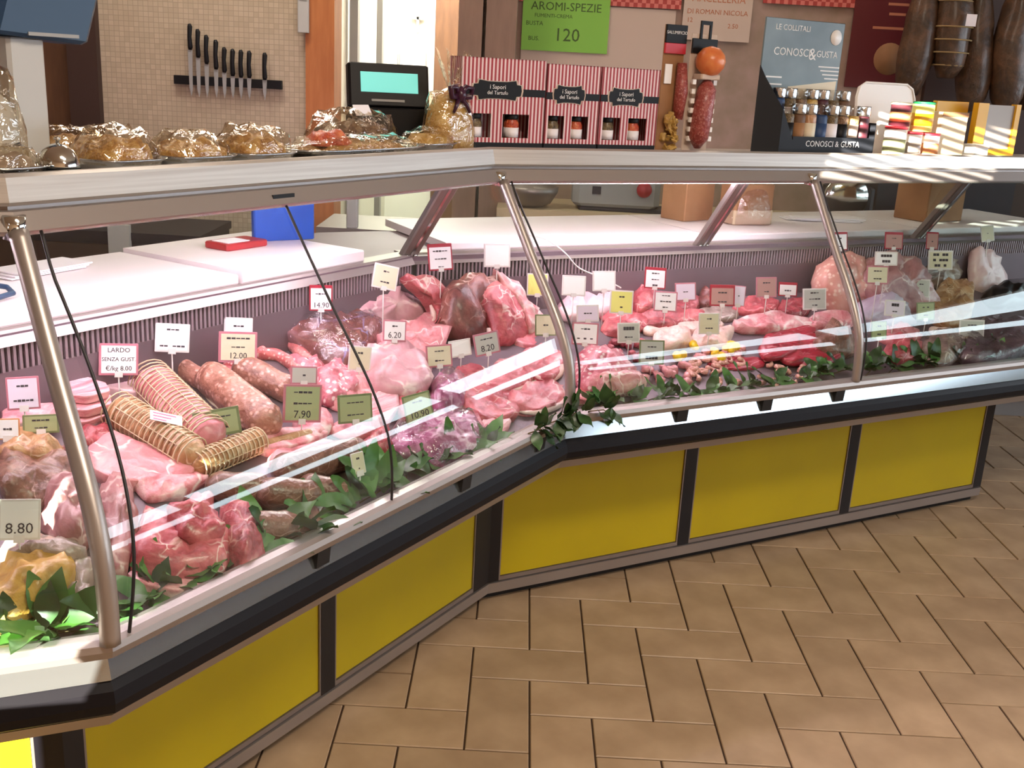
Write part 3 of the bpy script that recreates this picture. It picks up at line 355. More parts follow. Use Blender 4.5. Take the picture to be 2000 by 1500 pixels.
ROLLS=[
["netted_roast","roast","larger netted pork roast right of the lard slab","pork","L",[[-0.891,-0.3115,0.8005],[-0.9355,-0.1143,0.7456]],0.0432,{"net":1}],
["netted_roast","roast","smaller netted roast with a white and purple tag, left of the larger one","tan","L",[[-1.0146,-0.2588,0.778],[-1.0032,-0.0874,0.7303]],0.0354,{"net":1,"tag":1}],
["netted_roast","roast","netted rolled brisket behind the long reflection, right of the other two","tan","L",[[-0.9947,-0.0587,0.7132],[-0.841,-0.0661,0.7152]],0.0263,{"net":1}],
["cotechino","sausage","big coarse brown-pink sausage with a rounded end, right of the pale fat strip","coarse","L",[[-0.7562,-0.2778,0.7889],[-0.782,-0.1016,0.7399]],0.041,{}],
["cotechino","sausage","coarse brown sausage behind the biggest coarse one","coarse","L",[[-0.6449,-0.2958,0.7858],[-0.6217,-0.186,0.7552]],0.0328,{}],
["cotechino","sausage","short coarse sausage just behind the larger netted roast","coarse","L",[[-0.7604,-0.3932,0.8037],[-0.757,-0.3147,0.7818]],0.0236,{}],
["fresh_sausage","sausage","thick looped fresh pink sausage right of the 12.00 card","sausage","L",[[-0.5257,-0.3643,0.7893],[-0.4807,-0.4085,0.8016],[-0.4288,-0.4168,0.8039],[-0.4102,-0.3677,0.7902],[-0.45,-0.2693,0.7628]],0.0173,{}],
["fresh_sausage","sausage","fresh pink sausage lying inside the looped one","sausage","L",[[-0.5221,-0.3611,0.7866],[-0.4877,-0.3378,0.7801],[-0.4936,-0.2647,0.7597]],0.0154,{}],
["fresh_sausage","sausage","fresh pink sausage under the left corner of the 12.00 card","sausage","L",[[-0.7088,-0.3888,0.7938],[-0.6564,-0.4115,0.8001],[-0.6137,-0.3986,0.7966],[-0.635,-0.3562,0.7847]],0.015,{}],
["fresh_sausage","sausage","fresh pink sausage in front of the 12.00 card","sausage","L",[[-0.6653,-0.3382,0.7782],[-0.618,-0.3034,0.7685],[-0.5771,-0.2527,0.7544]],0.0135,{}],
["fat_strip","fat","curved pale yellow fat strip between the roast and the big coarse sausage","yellowfat","L",[[-0.7314,-0.3381,0.7715],[-0.7747,-0.2755,0.7541],[-0.7865,-0.2204,0.7387],[-0.7622,-0.1721,0.7253]],0.0068,{"taper":1}],
["stuffed_roll","roast","long brown stuffed roll, rightmost of the front brown rolls","roast","L",[[-0.8742,0.0515,0.6901],[-0.6988,0.0782,0.6826]],0.0339,{}],
["stuffed_roll","roast","brown roll behind the upright red chunk, left of the front group","roast","L",[[-1.0234,0.0235,0.6945],[-0.9722,0.0637,0.6833]],0.0306,{}],
["stuffed_roll","roast","brown roll in the middle of the front group","roast","L",[[-0.962,0.0943,0.6773],[-0.905,0.1345,0.6661]],0.0331,{}],
["stuffed_roll","roast","brown roll at the right end of the front group, above the leaves","roast","L",[[-0.8647,0.1114,0.6669],[-0.8374,0.1482,0.6566]],0.0274,{}],
["stuffed_roll","roast","lowest brown roll, next to the leaves at the glass","roast","L",[[-1.064,0.1609,0.6571],[-1.0021,0.1911,0.6487]],0.0314,{}],
["tan_roll","roast","slim tan roast slice roll between the tinted 7.90 card and the brown rolls","tan","L",[[-0.8218,-0.0559,0.7009],[-0.7079,-0.0449,0.6978]],0.0148,{}],
["pork_roll","pork","pork roll capped with pale fat beside the dark red chunk","fatpink","L",[[-0.7246,0.0503,0.6834],[-0.698,0.0989,0.6698]],0.0269,{}],
["rolled_pancetta","pork","rolled pancetta with a spiral cut face at the front of the right run","spiral","R",[[0.2737,0.1265,0.6733],[0.3565,0.1295,0.6724]],0.038,{}],
["sausage_ring","sausage","pale curved sausage ring beside the small tinted card on the right","chicken","R",[[1.9215,-0.2064,0.7429],[1.924,-0.1515,0.7276],[1.8638,-0.0679,0.7043],[1.7682,-0.0146,0.6894],[1.731,-0.0301,0.6937]],0.0149,{}],
["marinated_skewer","skewer","skewer of orange-brown meat pieces, nearer of two at the left edge","tan","A",[[-0.0759,-0.2055,0.7391],[0.0337,-0.2112,0.7407]],0.0113,{"beads":6}],
["marinated_skewer","skewer","skewer of red-brown meat pieces, farther of two at the left edge","beefdark","A",[[-0.0692,-0.2733,0.7573],[0.0439,-0.2809,0.7595]],0.0107,{"beads":6}]]
CARDS=[
["white card reading 8.80 at the left edge above the chicken","A",[-0.0349,0.0317,0.7616],0.0619,0.0661,0.1,-4,"fr_white","white",[["",0],["8.80",1]]],
["pale lilac card behind the left pillar, above the pork belly slab","A",[-0.0334,-0.3304,0.8626],0.0574,0.0616,0.1,2,"fr_pink","lilac",[["~~~",0],["~~~~~",0]]],
["green-tinted card half hidden by the left pillar, in front of the belly slab","A",[-0.0056,-0.2932,0.8122],0.0628,0.0356,0.06,0,"fr_green","green",[["~~~~",0],["~~~",0]]],
["orange and white card at the left edge over the marinated meat","A",[-0.0603,-0.2678,0.8151],0.041,0.0387,0.07,0,"fr_orange","white",[["~~~",0]]],
["white card with handwritten lardo price standing on the lard slab","L",[-0.9571,-0.3409,0.8655],0.0793,0.0669,0.1,-6,"fr_pink","white",[["LARDO",2],["SENZA GUST.",2],["€/kg 8.00",3]]],
["white card with one faint line, right of the lardo card","L",[-0.8138,-0.3409,0.8855],0.0743,0.0632,0.12,-7,"fr_white","white",[["~~~",0],["",0],["~~ ~~~",0]]],
["white card standing just behind the 12.00 card","L",[-0.6138,-0.3448,0.8766],0.0677,0.0402,0.11,-6,"fr_white","white",[["~~~",0]]],
["ivory card reading 12.00 in front of the looped sausage","L",[-0.6627,-0.2973,0.8433],0.0898,0.0713,0.09,-6,"fr_pink","ivory",[["~~~~~",0],["~~~",0],["12.00",1]]],
["small red-topped white card reading 14.90 above the bagged meat","L",[-0.3362,-0.3354,0.904],0.0604,0.0656,0.14,-3,"fr_red","white",[["~~~~",0],["14.90",1]]],
["tilted ivory card stuck on the large pale pork leg","L",[-0.1593,-0.2668,0.9449],0.0708,0.0651,0.2,-14,"fr_white","ivory",[["~~",0],["~~~",0]]],
["white card reading 6.20 in front of the pale leg","L",[-0.2195,-0.186,0.8223],0.0668,0.0555,0.1,-7,"fr_pink","white",[["~~",0],["6.20",1]]],
["white card with a red top standing over the rib steak","L",[0.1007,-0.2746,0.967],0.0761,0.0761,0.22,1,"fr_red","white",[["~~~~~",0],["~~~~",0],["~~",0]]],
["blank white card standing over the dark beef rump","R",[0.1361,-0.298,0.9636],0.0786,0.0691,0.21,1,"fr_white","blank",[]],
["ivory card with a pale figure, left of the oval pork loin","L",[-0.4047,-0.1487,0.7919],0.0578,0.0601,0.08,-8,"fr_white","ivory",[["~~",0],["~",0]]],
["blue-grey card behind the big tinted 7.90 card","L",[-0.6192,-0.1346,0.798],0.063,0.0413,0.09,-6,"fr_pink","pale",[["~",0]]],
["big green-tinted card reading 7.90 in the middle of the left run","L",[-0.7057,-0.06,0.7672],0.0872,0.0838,0.08,-7,"fr_pink","green",[["~~~~",0],["~~~~",0],["7.90",1]]],
["wide green-tinted card, left one of the tinted pair before the pork cuts","L",[-0.5969,-0.0021,0.7411],0.0829,0.0647,0.07,-2,"fr_green","green",[["~~~~",0],["~~~~",0]]],
["green-tinted card reading 10.90, right one of the tinted pair","L",[-0.4694,0.0794,0.7284],0.0687,0.069,0.08,10,"fr_green","green",[["~~~",0],["10.90",1]]],
["green-tinted card half behind the reflection, before the larger netted roast","L",[-0.915,-0.0986,0.768],0.094,0.0565,0.07,4,"fr_green","green",[["~~~~~",0],["~~~~",0]]],
["ivory card between the red pork cut and the blank white card","L",[-0.1832,-0.0673,0.7692],0.0717,0.058,0.08,1,"fr_pink","ivory",[["~~~",0],["~~~",0]]],
["blank white card lying low between two priced cards","L",[-0.0632,-0.0835,0.7637],0.0691,0.046,0.07,3,"fr_white","blank",[]],
["white card reading 8.20 below the dark beef rump","L",[0.0022,-0.0407,0.7718],0.0782,0.061,0.09,7,"fr_pink","pale",[["~~~~",0],["8.20",1]]],
["small pale tag stuck on the front pork roll beside the dark red chunk","L",[-0.7841,0.163,0.7051],0.0292,0.0455,0.08,5,"fr_white","ivory",[["~~",0],["~",0]]],
["yellowish card half hidden behind the main pillar","R",[0.2975,-0.3298,0.8624],0.0661,0.0688,0.1,0,"fr_white","yellow",[]],
["grey-tinted card just left of the main pillar, above the pork steaks","R",[0.1753,-0.0565,0.8062],0.0606,0.06,0.12,2,"fr_green","ivory",[["~~",0]]],
["blank white card, left one of the upper pair over the pale pork","R",[0.3684,-0.2324,0.8753],0.0743,0.0612,0.14,-2,"fr_white","blank",[]],
["blank white card, right one of the upper pair over the pale pork","R",[0.4751,-0.2312,0.8849],0.0722,0.0621,0.15,2,"fr_white","blank",[]],
["yellow card in front of the red beef","R",[0.5074,-0.1754,0.8294],0.0719,0.0715,0.11,-1,"fr_white","yellow",[["~~",0],["~",0]]],
["white card with dark price block at the rear panel, highest of the middle cards","R",[0.6975,-0.2738,0.8768],0.0721,0.0682,0.13,-3,"fr_red","white",[["~~~",0],["~~~",0],["##",0]]],
["white card with faint grid in front of the red beef chunk","R",[0.6767,-0.1805,0.8208],0.0738,0.0634,0.1,-1,"fr_pink","white",[["~~~",0],["~~~~",0],["~~",0]]],
["lilac-white card right of the grid card","R",[0.7619,-0.1947,0.8447],0.0683,0.0575,0.12,4,"fr_pink","lilac",[["~~",0]]],
["pinkish transparent card, larger of the overlapping pair","R",[0.8978,-0.1772,0.8299],0.0825,0.0687,0.11,1,"fr_red","pinkish",[["~~~",0],["~~~",0]]],
["small pink card, smaller of the overlapping pair","R",[0.9575,-0.1675,0.8272],0.0432,0.0656,0.11,-3,"fr_pink","lilac",[["~",0]]],
["pink-grey card over the curved red slices","R",[1.0933,-0.1933,0.8443],0.0747,0.0671,0.12,1,"fr_pink","pinkish",[["~~~",0],["~~",0]]],
["small white card with one dark line, right of the pink-grey card","R",[1.186,-0.1904,0.8336],0.0653,0.0465,0.11,-1,"fr_red","white",[["~~~",0]]],
["grey-green lettered card before the salmon-pink cut sausage","R",[1.2575,-0.1351,0.8081],0.0824,0.0714,0.1,3,"fr_white","pale",[["~~~",0],["~~~~",0],["~~",0]]],
["white card, upper one of the stacked pair right of the main pillar","R",[0.3669,-0.1416,0.81],0.0699,0.0506,0.1,1,"fr_white","lilac",[["~~~",0]]],
["white card with faint columns, lower one of the stacked pair right of the main pillar","R",[0.3037,-0.0487,0.7741],0.0766,0.0643,0.09,-1,"fr_pink","white",[["~~~",0],["~ ~ ~",0]]],
["white card with a dark heading over the diced meat","R",[0.4459,-0.0359,0.7705],0.069,0.0593,0.09,1,"fr_white","pale",[["####",0],["~~~",0]]],
["grey lettered card in front of the diced meat, beside the yellow peppers","R",[0.4781,0.0415,0.7289],0.0741,0.0709,0.07,0,"fr_green","pale",[["~~~",0],["####",0]]],
["ivory card standing left of the long light reflection","R",[0.7531,-0.0519,0.7749],0.0661,0.0655,0.09,1,"fr_white","ivory",[["~~",0],["~~~",0]]],
["white card behind the top of the second pillar","R",[1.4936,-0.2912,0.9716],0.0616,0.064,0.22,2,"fr_red","white",[["~~",0],["~~",0]]],
["brownish card against the dark rear edge over the big hams","R",[1.7503,-0.2801,0.9686],0.0708,0.062,0.22,0,"fr_red","pinkish",[["~~",0],["~",0]]],
["narrow brownish card behind the right support arm","R",[2.0142,-0.3329,0.9533],0.0467,0.0648,0.19,0,"fr_red","pinkish",[["~",0]]],
["printed white label with bold black lines, upper one on the dusky ham","R",[1.5452,-0.1175,0.9382],0.0808,0.0475,0.235,1,"fr_white","white",[["####",0],["###",0]]],
["ivory card below the bold label on the dusky ham","R",[1.4499,-0.0577,0.8966],0.0789,0.0607,0.21,0,"fr_pink","ivory",[["~~~",0],["~~~",0]]],
["wide white card with a grid of letters on the greyish ham","R",[2.0119,-0.279,0.8882],0.0966,0.0724,0.14,2,"fr_white","ivory",[["## ##",0],["# ###",0],["## #",0]]],
["pale card at the rightmost top, leaning over the speckled wedge","R",[2.321,-0.3337,0.9735],0.0564,0.0628,0.21,8,"fr_white","ivory",[["~",0]]],
["grey-green card, upper of two left of the beige-orange piece","R",[1.7895,-0.1589,0.8148],0.0664,0.0652,0.1,-1,"fr_white","pale",[["~~",0],["~~",0]]],
["grey-green card, lower of two left of the sausage ring","R",[1.6911,-0.0404,0.7618],0.0712,0.063,0.08,2,"fr_green","green",[["~ ~",0],["~~",0]]],
["lilac label on the domed ham half","R",[1.4861,0.0048,0.7941],0.0753,0.0534,0.125,-3,"fr_white","lilac",[["###",0],["~~",0]]],
["green-grey card low beside the second pillar, under the lilac ham","R",[1.3393,0.0841,0.7471],0.0529,0.0585,0.1,1,"fr_green","green",[["~~",0],["~~",0]]],
["grey card low at the right, between the wrapped portions","R",[1.7929,0.0777,0.7188],0.0916,0.066,0.07,0,"fr_white","pale",[["~~~",0],["~~~",0]]]]
SPRIGS=[
["A",[-0.0338,0.206,0.6331],5,1.1,0],
["A",[0.0013,0.1748,0.6418],3,1.0,0],
["A",[0.0182,0.2299,0.6264],4,1.0,1],
["L",[-1.4122,0.2099,0.632],5,1.0,0],
["L",[-1.3358,0.1988,0.6351],5,0.95,0],
["L",[-1.2911,0.2074,0.6327],4,0.9,0],
["L",[-1.189,0.206,0.6331],4,0.8,0],
["L",[-0.8217,0.1951,0.6361],5,1.1,0],
["L",[-0.922,0.2023,0.6341],5,1.1,0],
["L",[-1.0105,0.2115,0.6316],5,1.1,0],
["L",[-1.0873,0.2149,0.6306],4,1.1,0],
["L",[-0.7357,0.2056,0.6332],5,1.1,0],
["L",[-0.7061,0.1477,0.6493],5,0.9,0],
["L",[-0.6482,0.1923,0.6369],5,0.9,0],
["L",[-0.5613,0.1973,0.6355],6,0.9,0],
["L",[-0.4534,0.1991,0.635],6,0.9,0],
["L",[-0.3556,0.191,0.6372],6,0.85,0],
["R",[0.1939,0.1655,0.6444],5,0.8,0],
["R",[0.2676,0.1657,0.6443],5,0.8,0],
["R",[0.3387,0.1729,0.6423],5,0.8,0],
["R",[0.4174,0.1708,0.6429],6,0.8,0],
["R",[0.4948,0.1735,0.6421],6,0.8,0],
["R",[0.5723,0.1786,0.6407],6,0.8,0],
["R",[0.6551,0.179,0.6406],5,0.8,0],
["R",[0.7459,0.1721,0.6425],5,0.8,0],
["R",[0.8462,0.1688,0.6434],5,0.8,0],
["R",[0.9498,0.1655,0.6444],6,0.8,2],
["R",[1.036,0.15,0.6487],7,0.9,2],
["R",[1.1248,0.1459,0.6498],7,0.9,2],
["R",[1.2443,0.1583,0.6464],6,0.9,2],
["R",[1.3456,0.1585,0.6463],7,0.9,2],
["R",[1.4642,0.145,0.6501],7,0.9,2],
["R",[1.5465,0.1573,0.6467],6,0.9,2],
["R",[1.6886,0.1622,0.6453],4,0.9,2],
["R",[1.853,0.1529,0.6479],5,0.9,2]]
DICE=[
["R",[0.4663,-0.1273,0.718],"dice"],
["R",[0.4834,-0.1183,0.7155],"dice"],
["R",[0.4227,-0.0958,0.7092],"dice"],
["R",[0.5036,-0.0348,0.6922],"dice"],
["R",[0.5271,-0.1037,0.7114],"dice"],
["R",[0.4928,-0.1016,0.7108],"dice"],
["R",[0.4578,-0.1281,0.7182],"dice"],
["R",[0.4046,-0.034,0.692],"dice"],
["R",[0.4916,-0.0358,0.6925],"dice"],
["R",[0.5339,-0.1064,0.7122],"dice"],
["R",[0.4379,-0.0657,0.7008],"dice"],
["R",[0.4756,-0.0323,0.6915],"dice"],
["R",[0.5528,-0.1175,0.7152],"dice"],
["R",[0.4727,-0.0551,0.6979],"dice"],
["R",[0.4962,-0.1136,0.7142],"dice"],
["R",[0.4986,-0.1246,0.7172],"dice"],
["R",[0.5637,0.1133,0.6509],"pink"],
["R",[0.5428,0.047,0.6694],"pink"],
["R",[0.5805,0.0835,0.6592],"pink"],
["R",[0.5567,0.1103,0.6518],"pink"],
["R",[0.5286,0.0576,0.6664],"pink"],
["R",[0.5417,0.0615,0.6653],"pink"],
["R",[0.4818,0.038,0.6719],"pink"],
["R",[0.6037,0.027,0.675],"pink"],
["R",[0.4425,0.0675,0.6637],"pink"],
["R",[0.4847,0.0641,0.6646],"pink"],
["R",[0.5278,0.0494,0.6687],"pink"],
["R",[0.6222,0.0474,0.6693],"pink"],
["R",[0.5284,0.0337,0.6731],"pink"],
["R",[0.558,0.0466,0.6695],"pink"],
["R",[0.482,0.0871,0.6582],"pink"],
["R",[0.4894,0.0675,0.6637],"pink"],
["R",[0.6143,0.0353,0.6727],"pink"],
["R",[0.4715,0.0279,0.6747],"pink"],
["R",[0.8876,0.1262,0.6473],"curl"],
["R",[0.7081,0.0569,0.6666],"curl"],
["R",[0.6726,0.0699,0.663],"curl"],
["R",[0.5991,0.092,0.6569],"curl"],
["R",[0.9035,0.1774,0.6331],"curl"],
["R",[0.8393,0.1676,0.6358],"curl"],
["R",[0.6274,0.0385,0.6718],"curl"],
["R",[0.951,0.1594,0.6381],"curl"],
["R",[0.7154,0.145,0.6421],"curl"],
["R",[0.8091,0.1426,0.6427],"curl"],
["R",[0.744,0.042,0.6708],"curl"],
["R",[0.8095,0.0438,0.6703],"curl"],
["R",[0.7026,0.1455,0.6419],"curl"],
["R",[0.7775,0.0201,0.6769],"curl"],
["R",[0.649,0.0244,0.6757],"curl"],
["R",[0.9225,0.0946,0.6561],"curl"],
["R",[0.7523,0.0293,0.6743],"curl"],
["R",[0.9969,0.1152,0.6504],"curl"],
["R",[0.7234,0.0194,0.6771],"curl"],
["R",[0.6531,0.0249,0.6755],"curl"],
["R",[0.9023,0.0598,0.6658],"curl"],
["R",[0.6173,0.0657,0.6642],"curl"],
["R",[0.6491,0.1417,0.643],"curl"],
["R",[0.6447,0.0755,0.6614],"curl"],
["R",[0.9134,0.1001,0.6546],"curl"],
["R",[0.9932,0.1226,0.6483],"curl"],
["R",[0.7021,0.0675,0.6637],"curl"],
["R",[0.6222,0.0566,0.6667],"curl"],
["R",[0.659,0.1283,0.6467],"curl"],
["R",[0.9268,0.1153,0.6504],"curl"],
["R",[0.6358,0.0347,0.6728],"curl"],
["R",[0.7222,0.0411,0.671],"curl"],
["R",[0.6543,0.1249,0.6477],"curl"],
["R",[0.6982,0.0145,0.6785],"curl"],
["R",[0.6157,-0.0172,0.6873],"pepper"],
["R",[0.6144,0.0061,0.6808],"pepper"],
["R",[0.7129,-0.0451,0.6951],"pepper"],
["R",[0.7315,-0.0091,0.685],"pepper"],
["R",[0.7383,0.0158,0.6781],"pepper"],
["R",[0.8026,-0.0323,0.6915],"pepper"],
["R",[0.8274,-0.0226,0.6888],"pepper"],
["R",[0.8248,0.0015,0.6821],"pepper"],
["R",[0.8491,-0.0139,0.6864],"pink"],
["R",[0.8716,-0.0247,0.6894],"pink"],
["R",[0.8383,-0.0078,0.6847],"pink"],
["R",[0.811,-0.004,0.6836],"pink"],
["R",[0.7905,-0.0631,0.7001],"pink"],
["R",[0.6902,-0.0108,0.6855],"pink"],
["R",[0.8219,0.0129,0.6789],"pink"],
["R",[0.7267,-0.0237,0.6891],"pink"],
["R",[0.8188,-0.0116,0.6857],"pink"],
["R",[0.8287,-0.02,0.6881],"pink"],
["R",[0.7875,-0.0124,0.686],"pink"],
["R",[0.6986,-0.0055,0.684],"pink"]]

# ---------------------------------------------------------------- room shell
WT=.15
def vtiles():
    out=[]
    for a in range(-60,60):
        for b in range(-30,30):
            for u,v,w_,h_ in ((2+a+4*b,-1+a,1,2),(a+4*b,a,2,1)):
                x0,x1=u*WT,(u+w_)*WT; y1,y0=-v*WT,-(v+h_)*WT
                if x1<-1.7 or x0>3.9 or y1<-3.9 or y0>2.9: continue
                out.append((x0,x1,y0,y1))
    return out
fl=MB().box(-3.6,4.3,-4.2,5.2,-.1,-.004); floor=struct('floor',fl,'grout')
def in_view(x,y):
    v=Vector((x,y,0))-Vector(CAM['loc']); zc=v.dot(cf)
    if zc<.3: return False
    px=1000+CAM['F']*v.dot(cr)/zc; py=750-CAM['F']*v.dot(cu)/zc
    return -60<px<2080 and 700<py<1580
def customer_side(x,y):
    v=Vector((x,y,0))
    dL=(v-KP).dot(FR['L'][2]); dR=(v-KP).dot(FR['R'][2]); sR=(v-KP).dot(FR['R'][1])
    if sR>2.12: return True
    return dL>-.08 and dR>-.08
tm={}
near=[];far=[]
for t in vtiles():
    cx,cy=(t[0]+t[1])/2,(t[2]+t[3])/2
    (near if in_view(cx,cy) and customer_side(cx,cy) else far).append(t)
near.sort(key=lambda t:(t[0]-CAM['loc'][0])**2+(t[2]-CAM['loc'][1])**2)
far+=near[290:]; near=near[:290]
G=.0022
for x0,x1,y0,y1 in near:
    key=(round(x1-x0,3),round(y1-y0,3))
    if key not in tm:
        hx,hy=key[0]/2-G,key[1]/2-G; mb=MB(); b=.002
        mb.add([(-hx,-hy,-.006),(hx,-hy,-.006),(hx,hy,-.006),(-hx,hy,-.006),(-hx,-hy,-b),(hx,-hy,-b),(hx,hy,-b),(-hx,hy,-b),(-hx+b,-hy+b,0),(hx-b,-hy+b,0),(hx-b,hy-b,0),(-hx+b,hy-b,0)],
          [(0,1,5,4),(1,2,6,5),(2,3,7,6),(3,0,4,7),(4,5,9,8),(5,6,10,9),(6,7,11,10),(7,4,8,11),(8,9,10,11)])
        tm[key]=mb.mesh('tile'); tm[key].materials.append(M['tile'])
    o=link('tile',tm[key],floor); o.location=((x0+x1)/2,(y0+y1)/2,0)
mb=MB()
for x0,x1,y0,y1 in far: mb.box(x0+G,x1-G,y0+G,y1-G,-.006,0)
part('tile_field',mb,'tile',floor,kind='stuff')
M.update(wallp=pm('wall_paint','#c9a98a',.8), ceil=pm('ceiling_paint','#c8b49c',.9), mosaic=None or pm('x','#cbb391',.6))
# mosaic wall: tiny tesserae too small to pick apart
t=NT('mosaic_wall'); co=t.coord('Object',(1,1,1)); sp=t.n('ShaderNodeSeparateXYZ'); t.l(co,sp.inputs[0]); cb=t.n('ShaderNodeCombineXYZ'); t.l(sp.outputs[0],cb.inputs[0]); t.l(sp.outputs[2],cb.inputs[1])
br=t.n('ShaderNodeTexBrick',offset=0.,squash=1.); br.inputs['Scale'].default_value=1; br.inputs['Brick Width'].default_value=.02; br.inputs['Row Height'].default_value=.02; br.inputs['Mortar Size'].default_value=.0012
br.inputs['Color1'].default_value=lin('#c2b29c'); br.inputs['Color2'].default_value=lin('#b4a48e'); br.inputs['Mortar'].default_value=lin('#a39480'); t.l(cb.outputs[0],br.inputs[0]); t.l(br.outputs[0],t.b.inputs[0]); t.b.inputs['Roughness'].default_value=.4
M['mosaic']=t.m
t=NT('gingham_check'); co=t.coord('Object'); ck=t.n('ShaderNodeTexChecker'); ck.inputs['Scale'].default_value=50; ck.inputs[1].default_value=lin('#a63a34'); ck.inputs[2].default_value=lin('#d0746a'); t.l(co,ck.inputs[0]); t.l(ck.outputs[0],t.b.inputs[0]); M['gingham']=t.m
M.update(wood=pm('orange_wood','#c07a48',.5,c2='#b06a3c',scale=6,stretch=(8,8,1)), brown=pm('brown_wood','#6a4a32',.55,c2='#5c3e2a',scale=6,stretch=(6,6,1)), darkbrown=pm('dark_brown','#3c2822',.6),
 whitew=pm('white_wall','#e8e4d8',.7), grey=pm('grey_paint','#9a9a9a',.5), taupe=pm('taupe_frame','#8e7464',.6,c2='#836a5c',scale=5,stretch=(6,6,1)), pinkboard=pm('notice_board','#94806f',.7,c2='#a88e82',scale=9),
 navy=pm('navy_plastic','#1c3a58',.4), dark=pm('dark_cabinet','#231c26',.5), offwhite=pm('offwhite_plastic','#b8b8b6',.5), redp=pm('red_plastic','#a8202a',.4), blue=pm('blue_plastic','#1450b4',.4,c2='#0f44a0',scale=8),
 green_sign=pm('green_sheet','#86c04c',.6), paper=pm('paper','#c8b4a4',.7), maroon=pm('maroon_poster','#5c1218',.5), black2=pm('black_plastic','#0f0e12',.5,spec=.3), card=pm('cardboard','#a0744e',.75,c2='#8e6442',scale=8), cardl=pm('beige_cardboard','#c9b494',.6),
 foil=pm('foil','#cfd2d4',.22,1.,bump=1.,scale=60), pasta=meat('pasta','#a87c30','#cfa85a','#e6cf94',None,scale=30,bump=1), snack=meat('snack_food','#8a5c28','#b98c48','#dcbf7e',None,scale=40,bump=1), redfood=meat('red_snack','#a8321c','#cc5a34','#e08a54',None,scale=40,bump=1), brownfood=meat('brown_snack','#4c3424','#785840','#9c8060',None,scale=40,bump=1),
 ribbon=pm('purple_ribbon','#3c1830',.3), hamdark=meat('hanging_ham','#2e2014','#4c3420','#6a4a32','#5c4430',.03,9,9,rough=.5), rope=pm('twine','#9a8258',.8), redsal=meat('salami','#7c2a28','#96403a','#a85850',None,scale=24,speck='#b06c60',sscale=150), orange=pm('orange_ball','#d2663a',.3,c2='#e08a50',scale=25), jarherb=meat('herbs','#3c2c1c','#6a5636','#94805a',None,scale=60), jarblue=pm('jar_label_blue','#24406c',.5), jarwine=pm('jar_label_wine','#4c1e28',.5), white2=pm('white_plastic','#f4f0ec',.4), cangreen=pm('can_lid_green','#1c8048',.4), canred=pm('can_lid_red','#c02434',.4), yellowp=pm('yellow_plastic','#d6a018',.4), greypane=pm('grey_pane','#94887e',.3), greyblue=pm('blue_grey_print','#5c6c74',.4,c2='#7c8c92',scale=4), darkslate=pm('slate_card','#1e2026',.6,spec=.3))
W_=MB
struct('wall_back_left',MB().box(-1.66,-.83,1.9,2.05,0,3),'mosaic')
struct('trim_1',MB().box(-.83,-.715,1.88,2.05,0,3),'wood')
struct('trim_2',MB().box(-1.78,-1.66,1.86,2.05,0,3),'darkbrown')
struct('wall_back_corner',MB().box(-3.6,-1.78,1.93,2.05,0,3),'brown')
struct('wall_corridor_left',MB().box(-.90,-.83,2.05,4.4,0,3),'whitew')
struct('wall_back_right',MB().box(-.005,4.2,2.9,3.0,0,3),'pinkboard')
struct('trim_3',MB().box(-.27,-.16,2.58,2.72,0,3).box(-.145,-.005,2.6,3.0,0,3),'taupe')
struct('wall_corridor_right',MB().box(-.27,-.15,2.72,4.4,0,3),'whitew')
struct('wall_corridor_end',MB().box(-.90,-.05,4.4,4.5,0,3),'whitew')
struct('trim_4',MB().box(-.815,-.775,2.86,2.92,0,3).box(-.745,-.715,3.3,3.36,0,3),'grey')
struct('door_1',MB().bbox(-.528,-.30,4.34,4.39,0,1.9,.004),'brown')
wr=MB()
for y0,y1,hs in ((-4.2,-2.2,[]),(-2.2,-.45,[(1.0,1.28),(1.62,2.08)]),(-.45,-.35,[]),(-.35,1.35,[(1.0,1.28),(1.62,2.08)]),(1.35,1.45,[]),(1.45,2.5,[(1.0,1.28),(1.62,2.08)]),(2.5,3.0,[])):
    z=0
    for a,b in hs: wr.box(4.2,4.3,y0,y1,z,a); z=b
    wr.box(4.2,4.3,y0,y1,z,3)
struct('wall_right',wr,'brown')
struct('wall_left',MB().box(-3.7,-3.6,-4.2,2.05,0,3),'wallp')
struct('ceiling',MB().box(-3.7,4.3,-4.3,4.5,3,3.1),'ceil')
# shop front behind the customer: holes cut to shape the sun patches, slatted blind in the highest
fw=MB(); Y0,Y1=-4.3,-4.2
def wallpanels(rows):
    for x0,x1,holes in rows:
        z=0
        for a,b in holes: fw.box(x0,x1,Y0,Y1,z,a); z=b
        fw.box(x0,x1,Y0,Y1,z,3)
wallpanels([(-3.7,-3.4,[]),(-3.4,-3.15,[]),(-3.15,-2.84,[(.75,1.42)]),(-2.84,-2.74,[(.75,1.60)]),(-2.74,-2.43,[(1.275,1.42)]),(-2.43,-2.20,[]),(-2.20,-1.68,[(2.40,2.74)]),(-1.68,4.3,[])])
struct('wall_front',fw,'wallp')
sl=root('window_blind','slatted blind hanging in the high window behind the customer side','blind',Matrix.Translation((-1.91,-4.24,2.40)))
for i in range(11):
    part('slat',MB().box(-.29,.24,-.012,.012,-.0085,.0085,Matrix.Translation((0,0,.01+i*.032))@Matrix.Rotation(math.radians(8),4,'Y')),'white2',sl)
